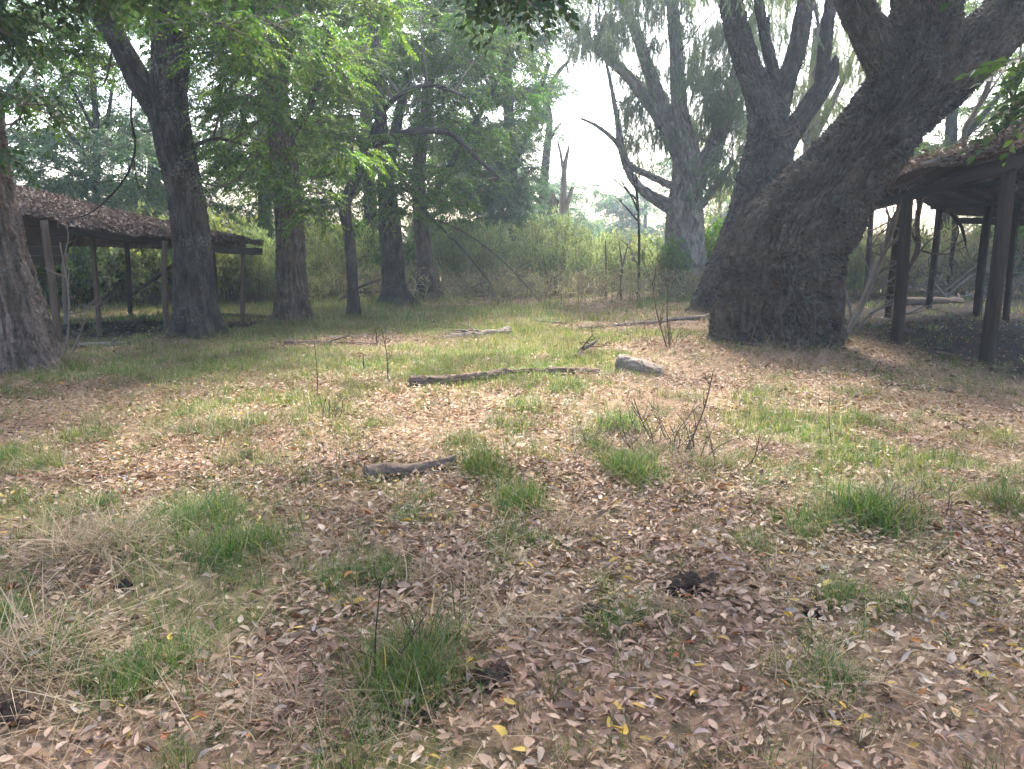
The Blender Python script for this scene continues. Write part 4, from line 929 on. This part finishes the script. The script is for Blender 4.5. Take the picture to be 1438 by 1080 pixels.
# right shed: open gabled shelter running away from the camera
rb_ = G(1385, 510)
rs = thing('shed', 'open gabled shed on the right with square posts and rusty corrugated roof', 'shed', rb_)
def roofR(u, v):   # u along the eave, near to far; v eave to ridge
    a = np.array([5.78, 9.35, 2.62]); b_ = np.array([5.3, 16.5, 1.95]); c = np.array([8.3, 9.1, 3.38]); d = np.array([8.0, 17.5, 3.0])
    s = v[:, None]; P = (a + (b_ - a) * u[:, None]) * (1 - s) + (c + (d - c) * u[:, None]) * s; P[:, 2] += .05 * np.sin(u * 7) * (1 - v) - .05 * np.sin(v * np.pi) + .03 * np.sin(u * 31) * (1 - v) ** 3; P[:, 0] += (.09 * np.sin(u * 13 + 1) + .06 * np.sin(u * 37)) * (1 - v) ** 4; return P
def roofR2(u, v):
    c = np.array([8.34, 9.1, 3.33]); d = np.array([8.04, 17.5, 2.95]); a = np.array([10.9, 11.5, 1.98]); b_ = np.array([10.7, 19.5, 2.32])
    s = v[:, None]; P = (c + (d - c) * u[:, None]) * (1 - s) + (a + (b_ - a) * u[:, None]) * s; P[:, 2] += -.12 * np.sin(v * 2.6) + .05 * np.sin(u * 6) * v; return P
sheet(rs, rb_, roofR, 420, 40, 95, M['roof'], amp=.014, seed=0); sheet(rs, rb_, roofR2, 420, 40, 95, M['roof'], amp=.02, seed=0)
litter_on('roof_litter', 'dry leaves heaped on the right shed roof', roofR, 20000, M['roof_litter2'], 750, (.03, .11), .2)
for i, (px, py, wpx, hgt) in enumerate(((1385, 510, 23, 2.44), (1256, 488, 18, 2.2), (1176, 464, 15, 2.05))):
    q = G(px, py); top = q + np.array([0.02, 0, 0]); top[2] = hgt + .02; post(rs, rb_, q, top, wpx * q[1] / FPX * .68, M['post'], 760 + i)
for i, (px, py, wpx, hgt) in enumerate(((1372, 447, 13, 2.9), (1248, 450, 10, 2.85), (1304, 437, 10, 2.4), (1330, 418, 7, 2.45), (1214, 425, 8, 2.6), (1410, 455, 10, 2.3))):
    q = G(px, py); top = q + np.array([0.02, 0, 0]); top[2] = hgt; post(rs, rb_, q, top, wpx * q[1] / FPX * .68, M['post'], 770 + i)
def rp(f, u, v, dz): return f(np.array([u]), np.array([v]))[0] + np.array([0, 0, dz])
beam(rs, rb_, rp(roofR, 0.0, .06, -.15), rp(roofR, .52, .06, -.16), .1, .13, M['post'], 780); beam(rs, rb_, rp(roofR, .53, .06, -.15), rp(roofR, .99, .06, -.14), .1, .12, M['post'], 781)
beam(rs, rb_, rp(roofR, .03, .02, -.13), rp(roofR, .03, .98, -.13), .07, .13, M['post'], 782, 'rafter', 0)
for k, u in enumerate((.25, .5, .75, .97)): beam(rs, rb_, rp(roofR, u, .02, -.11), rp(roofR, u, .98, -.11), .06, .1, M['post'], 783 + k, 'rafter', 0)
beam(rs, rb_, rp(roofR, .01, .99, -.25), rp(roofR, .99, .99, -.25), .1, .16, M['post'], 790)
beam(rs, rb_, rp(roofR2, .02, .95, -.16), rp(roofR2, .98, .95, -.16), .1, .14, M['post'], 791)
for k, v in enumerate((.3, .6)): beam(rs, rb_, rp(roofR2, .02, v, -.09), rp(roofR2, .98, v, -.09), .07, .07, M['post'], 792 + k, 'purlin', 0)
o = stem('weathered fence post alone at the right edge beyond the shed', 1427, 406, (1426, 328), 9, M['postpale'], 670, 0, cat='fence post', name='fence_post')

# ------------------------------------------------------------------ ground cover
def cone_pts(r, n, y0, y1, pw=1.0, marg=1.12):
    y = (y0 ** 2 + (y1 ** 2 - y0 ** 2) * r.uniform(0, 1, n) ** pw) ** .5; x = r.uniform(-1, 1, n) * (.65 * y * marg + .4); return x, y

# fallen leaves
r = rr(800); mb = MB()
for y0, y1, n, smin, smax in ((1.7, 5, 30000, .022, .066), (1.7, 6, 46000, .008, .028), (5, 9, 34000, .022, .066), (9, 15, 26000, .035, .085), (15, 22, 9000, .05, .11)):
    x, y = cone_pts(r, n, y0, y1); tf = turf_at(x, y); dn = .55 + .75 * n2(x, y, .7, 21) + .3 * n2(x, y, 2.2, 22)
    ok = r.uniform(0, 1, n) < np.clip(dn + .35, .12, 1) * (1 - .72 * tf) * (1 - .75 * bare_shade_at(x, y)); x, y = x[ok], y[ok]; n = len(x)
    sz = r.uniform(smin, smax, n) * r.uniform(.7, 1.15, n)
    Rm = tilt(n, .3, r) @ rotz(r.uniform(0, 6.28, n)); W = r.uniform(.42, 1.15, n)
    Rm = Rm * (sz[:, None] * np.stack([np.ones(n), W, np.ones(n)], 1))[:, None, :]
    T = np.stack([x, y, H(x, y) + .012 + r.uniform(0, .028, n)], 1); w = r.integers(0, len(LEAVES), n)
    for k in range(len(LEAVES)): place(mb, LEAVES[k], Rm[w == k], T[w == k])
o = mb.build('leaf_litter', M['litter']); o['kind'] = 'stuff'; o['label'] = 'dry tan and yellow leaves strewn over the ground'

# grass
TUFT = [tuft_tpl(rr(820 + k), 30, .2, .055, .0040, l, 4) for k, l in enumerate((.5, .8, 1.0, 1.3, .9, .7, 1.5, 1.1))]
LAWN = [tuft_tpl(rr(840 + k), 16, .15, .09, .009, l, 2) for k, l in enumerate((.4, .6, .8, 1.0, .6, .9))]
DRY = [tuft_tpl(rr(860 + k), 20, .24, .08, .0036, l, 4) for k, l in enumerate((1.3, 1.6, 1.9, 2.2, 1.5, 1.8))]
def tufts(mb, tp, x, y, s, r, tl=.12, mat=0, sink=.01):
    n = len(x); Rm = tilt(n, tl, r) @ rotz(r.uniform(0, 6.28, n)) * s[:, None, None]; Rm = Rm * np.array([1, 1, r.uniform(.35, .75) if tp is DRY else 1.0])[None, None, :]; T = np.stack([x, y, H(x, y) - sink], 1); w = r.integers(0, len(tp), n)
    for k in range(len(tp)):
        q = w == k
        if q.any(): place(mb, tp[k], Rm[q], T[q], (mat, mat))
# clumps seen in the photograph: px, py of foot, width in px, height scale, tufts
CL = [(590, 1000, 45, 1.5, 20), (625, 950, 22, 1.2, 10), (540, 1040, 60, 1.1, 26), (505, 1010, 40, .9, 12), (215, 985, 70, 1.0, 36), (160, 1000, 50, .8, 16), (90, 960, 35, .9, 12), (330, 800, 45, 1.1, 26), (285, 765, 60, 1.1, 34),
      (235, 745, 45, .9, 18), (385, 790, 30, .9, 12), (680, 690, 38, 1.15, 30), (735, 735, 45, 1.0, 26), (715, 770, 35, .9, 16), (712, 815, 30, .8, 12), (880, 680, 42, 1.25, 34), (920, 690, 30, .9, 12), (1020, 672, 45, .9, 22),
      (1205, 735, 55, 1.3, 44), (1140, 760, 45, .9, 22), (1180, 860, 55, .8, 22), (1165, 1000, 50, .9, 22), (1415, 720, 22, 1.1, 16), (315, 610, 45, 1.1, 30), (265, 600, 40, .9, 18), (745, 588, 28, 1.0, 16), (700, 622, 40, .9, 22),
      (630, 645, 22, .9, 12), (615, 540, 40, 1.0, 26), (650, 528, 40, .9, 20), (250, 535, 70, .9, 40), (485, 830, 40, .9, 18), (550, 845, 40, 1.0, 20), (145, 725, 28, .9, 14), (40, 665, 30, 1.1, 20), (20, 640, 35, 1, 20), (135, 615, 30, 1.1, 18), (440, 695, 30, .7, 12),
      (865, 610, 45, 1.2, 30), (845, 640, 30, 1, 14), (1215, 560, 30, .8, 16), (1105, 565, 40, .8, 18), (880, 900, 45, .8, 20), (1060, 790, 40, .7, 14), (600, 730, 40, .8, 16), (10, 900, 25, 1.1, 12), (420, 600, 40, .8, 20), (540, 610, 30, .7, 14), (800, 560, 28, 1., 16), (960, 570, 30, .8, 14), (330, 665, 30, .7, 10), (960, 905, 30, .6, 8), (310, 1040, 50, .7, 14), (1080, 870, 25, .5, 6), (1330, 640, 30, .5, 8), (1240, 600, 25, .5, 8)]
NAMED = {0: 'tallest green grass tuft close to the bottom edge, next to the dark stems', 4: 'dark green grass clump near the bottom left corner', 8: 'wide green grass clump left of centre in the foreground', 11: 'round green grass clump at the end of the short rotten log',
         12: 'green grass clump in the centre of the foreground', 15: 'dark green grass clump under the dry twiggy stem right of centre', 18: 'large dense grass clump in the right foreground', 20: 'low grass patch right of the dark earth clod', 21: 'low grass clump near the bottom right',
         22: 'small grass clump at the right edge', 23: 'bright grass clump in the left middle distance', 28: 'bright green grass patch just behind the long thin log', 31: 'grass clump left of the tall dark stem', 38: 'tall yellowish grass clump below the short thick log piece', 1: 'small upright grass tuft beside the tallest tuft'}
r = rr(881); mb = MB(); mbd = MB()
for i, (px, py, wpx, hs, n) in enumerate(CL):
    c = G(px, py); wd = wpx * c[1] / FPX; n = int(n * (1.05 if c[1] < 6 else 1.15)); sc = r.normal(0, 1, (5, 2)); ix = r.integers(0, 5, n); x = c[0] + sc[ix, 0] * wd * .5 + r.normal(0, wd * .3, n); y = c[1] + sc[ix, 1] * wd * .7 + r.normal(0, wd * .4 + .03, n); s = hs * r.uniform(.5, 1.05, n) * (1 if c[1] > 3.4 else .85)
    if i in NAMED:
        m = MB(); tufts(m, TUFT, x, y, s, r); o = m.build('grass_tuft', M['grass'], None, c); tag(o, NAMED[i], 'grass tuft', 'grass tufts in the clearing')
    else: tufts(mb, TUFT, x, y, s, r)
    k = max(4, n // 2); tufts(mbd, DRY, c[0] + r.normal(0, wd * .7, k), c[1] + r.normal(0, wd * .8, k), r.uniform(.5, 1, k), r)
# loose tufts and the thin turf further off
x, y = cone_pts(r, 9000, 1.8, 10.5); p = turf_at(x, y) + .35 * np.clip(n2(x, y, 1.4, 51) * 1.6, 0, 1); ok = r.uniform(0, 1, len(x)) < .1 + .9 * p; x, y = x[ok], y[ok]; tufts(mb, TUFT, x, y, r.uniform(.3, .8, len(x)), r)
o = mb.build('grass', M['grass']); o['kind'] = 'stuff'; o['label'] = 'loose green grass growing through the leaves'
mb = MB(); x, y = cone_pts(r, 19000, 5, 15); p = turf_at(x, y); ok = r.uniform(0, 1, len(x)) < .03 + .97 * p; x, y = x[ok], y[ok]; tufts(mb, LAWN, x, y, r.uniform(.35, .95, len(x)), r)
x, y = cone_pts(r, 9000, 15, 25); p = turf_at(x, y); ok = r.uniform(0, 1, len(x)) < .05 + .95 * p; x, y = x[ok], y[ok]; tufts(mb, LAWN, x, y, r.uniform(.6, 1.5, len(x)), r)
o = mb.build('turf', M['lawn']); o['kind'] = 'stuff'; o['label'] = 'thin yellowish green turf across the far half of the clearing'
# dead straw, flattened
x, y = cone_pts(r, 24000, 1.8, 20, 1.25); ok = r.uniform(0, 1, len(x)) < np.clip(.5 + .9 * n2(x, y, .8, 41), .12, 1) * (1 - bare_shade_at(x, y)); x, y = x[ok], y[ok]; tufts(mbd, DRY, x, y, r.uniform(.4, .95, len(x)), r, .2)
for px, py, wpx, n in ((140, 805, 60, 46), (20, 985, 60, 44), (955, 660, 60, 40), (1250, 735, 35, 36), (800, 760, 40, 16), (1060, 545, 60, 30), (1110, 520, 70, 40), (60, 520, 70, 40), (640, 850, 50, 14), (690, 930, 60, 18), (1120, 640, 40, 14), (420, 1030, 50, 16)):
    c = G(px, py); wd = wpx * c[1] / FPX; tufts(mbd, DRY, c[0] + r.normal(0, wd * .5, n), c[1] + r.normal(0, wd * .5, n), r.uniform(.7, 1.35, n), r, .25)

for px, py, wpx in ((20, 520, 70), (280, 478, 50), (413, 459, 45), (497, 448, 20), (556, 434, 40), (603, 424, 35), (1090, 500, 110), (1006, 447, 45), (966, 414, 70)):
    c = G(px, py); n = 46; a = r.uniform(0, 6.28, n); R0 = wpx / 2 * c[1] / FPX * r.uniform(.95, 1.5, n); x, y = c[0] + np.cos(a) * R0, c[1] + np.sin(a) * R0
    tufts(mbd, DRY, x, y, r.uniform(.6, 1.3, n), r); 
    if not 'mbe' in globals(): mbe = MB()
    tufts(mbe, TUFT, x + r.normal(0, .1, n), y + r.normal(0, .1, n), r.uniform(.5, 1.1, n), r)
def weed(label, px, py, n, hgt, spread, mat, seed):
    r = rr(seed); c = G(px, py); m = MB()
    for k in range(n):
        q = c + np.array([r.normal(0, spread * .35), r.normal(0, spread * .3), 0]); q[2] = H(q[0], q[1])[0] - .01
        bare(m, q, [r.normal(0, .55), r.normal(0, .5), 1], hgt * r.uniform(.45, 1.15), .0042 * r.uniform(.6, 1.2), 2 if k % 3 == 0 else 1, r, 4, -.12, (2, 5), .5)
    o = m.build('dry_weed', mat, None, c); tag(o, label, 'dry weed'); return o
weed('brown dead brush standing behind the grass clump right of centre', 945, 652, 34, .42, .55, M['deadbrown'], 691)
weed('dry brown stems in the right half of the large right foreground tussock', 1250, 735, 26, .2, .3, M['deadbrown'], 692)
weed('pale dry weeds growing against the front foot of the huge slanting trunk', 1112, 530, 30, .5, .6, M['dead'], 693)
weed('low dry weeds in front of the foot of the leaning edge trunk', 66, 524, 26, .4, .5, M['dead'], 694)
weed('wispy dead weed around the two tall weed stems before the dark leaning tree', 935, 497, 20, .5, .5, M['deadbrown'], 695)
weed('dry brush at the foot of the two toned elm', 625, 424, 24, .7, 1.0, M['dead'], 696)
weed('bare brown brush in front of the feathery grey green bush', 790, 417, 40, 1.4, 1.8, M['deadbrown'], 697)
weed('small wiry weed beside the lone brown stem on the left', 470, 600, 14, .25, .3, M['deadbrown'], 698)
weed('faint dry weed left of the right middle tussock', 830, 640, 14, .25, .3, M['dead'], 699)
o = mbd.build('straw', M['straw']); o['kind'] = 'stuff'; o['label'] = 'flattened straw coloured dead grass'
o = mbe.build('grass', M['grass']); o['kind'] = 'stuff'; o['label'] = 'green grass round the feet of the trees'
x, y = cone_pts(r, 3800, 1.7, 6.5); tufts(mbd, DRY, x, y, r.uniform(.3, .8, len(x)) * (1 + .4 * n2(x, y, 1.1, 61)), r, .2)
# clods of dark earth
def clod(label, px, py, w, h, seed):
    r = rr(seed); c = G(px, py); bm = MB(); nu, nv = 40, 26; th = np.linspace(0, 2 * np.pi, nu, endpoint=False); ph = np.linspace(-.5, np.pi / 2, nv)
    P_, T_ = np.meshgrid(ph, th, indexing='ij'); d = np.stack([np.cos(P_) * np.cos(T_), np.cos(P_) * np.sin(T_), np.sin(P_)], -1).reshape(-1, 3)
    k = 1 + .8 * fbm(d * 2.2 + seed, seed, 5) + .18 * vnoise(d * 9, seed + 1) + .1 * vnoise(d * 19, seed + 2)
    V = d * k[:, None] * np.array([w / 2, w / 2 * .8, h]) + c - np.array([0, 0, h * .25]); bm.add(V, [grid_faces(nv, nu), ((nv - 1) * nu + np.arange(nu))[None]])
    o = bm.build('earth_clod', M['soil'], None, c); tag(o, label, 'earth clod', 'clods of dark earth in the litter'); return o
clod('largest dark brown earth clod right of centre in the foreground', 972, 848, .2, .1, 1)
clod('dark earth clod near the bottom edge beside the tallest grass tuft', 684, 1000, .17, .08, 2)
clod('flat dark earth clod between the low grass patches at centre right', 838, 893, .14, .045, 3)
clod('dark lump standing in for the shaded hole in the dry straw mound on the left', 178, 850, .07, .05, 4)  # lump added to give the darkness of a small hole
clod('dark crumbly clod in the bottom left corner', 18, 1040, .17, .07, 5)
clod('small earth clod above the bottom right grass clump', 1140, 890, .1, .04, 6)
clod('small crumb of earth left of the large dense grass clump', 1098, 693, .09, .05, 7)

# ------------------------------------------------------------------ light, air, world
SUN_EL, SUN_AZ = 52, 12           # sun ahead of the camera, a little to the right
w = bpy.data.worlds.new('World'); scn.world = w; w.use_nodes = True; nt = w.node_tree; nt.nodes.clear()
sk = nt.nodes.new('ShaderNodeTexSky'); sk.sky_type = 'NISHITA'; sk.sun_disc = False; sk.sun_elevation = R(SUN_EL); sk.sun_rotation = R(SUN_AZ); sk.dust_density = 4.5; sk.air_density = 1.0; sk.ozone_density = 1.0
bg = nt.nodes.new('ShaderNodeBackground'); bg.inputs['Strength'].default_value = .15; wo = nt.nodes.new('ShaderNodeOutputWorld')
nt.links.new(sk.outputs[0], bg.inputs[0]); nt.links.new(bg.outputs[0], wo.inputs[0])
su = bpy.data.lights.new('sun', 'SUN'); su.energy = 2.6; su.angle = R(10); su.color = (1, .955, .885); so = bpy.data.objects.new('sun', su); COL.objects.link(so)
dv = Vector((math.sin(R(SUN_AZ)) * math.cos(R(SUN_EL)), math.cos(R(SUN_AZ)) * math.cos(R(SUN_EL)), math.sin(R(SUN_EL)))); so.rotation_euler = dv.to_track_quat('Z', 'Y').to_euler(); so.location = (8, 20, 30)

m, N, L_, out = nodes('thin_haze')
pv = N('ShaderNodeVolumePrincipled'); pv.inputs['Color'].default_value = (.68, .83, 1, 1); pv.inputs['Density'].default_value = .0016; pv.inputs['Anisotropy'].default_value = .5
L_(pv.outputs[0], out.inputs['Volume'])
mb = MB(); x0, x1, y0, y1, z0, z1 = -78, 78, -17, 103, -1.4, 26
V = np.array([[x, y, z] for x in (x0, x1) for y in (y0, y1) for z in (z0, z1)]); mb.add(V, [np.array([[0, 1, 3, 2], [4, 6, 7, 5], [0, 4, 5, 1], [2, 3, 7, 6], [0, 2, 6, 4], [1, 5, 7, 3]])])
hz = mb.build('haze', m, smooth=False); hz['kind'] = 'stuff'; hz['label'] = 'thin pale haze between the trees'

scn.view_settings.view_transform = 'Standard'; scn.view_settings.look = 'None'; scn.view_settings.exposure = 2.65; scn.view_settings.gamma = 1
cy = scn.cycles; cy.use_denoising = True; cy.max_bounces = 6; cy.diffuse_bounces = 3; cy.glossy_bounces = 1; cy.transmission_bounces = 4; cy.volume_bounces = 1; cy.transparent_max_bounces = 4
cy.use_adaptive_sampling = True; cy.adaptive_threshold = .02; cy.caustics_reflective = False; cy.caustics_refractive = False
print('objects', len(bpy.data.objects), 'faces', sum(len(m.polygons) for m in bpy.data.meshes))
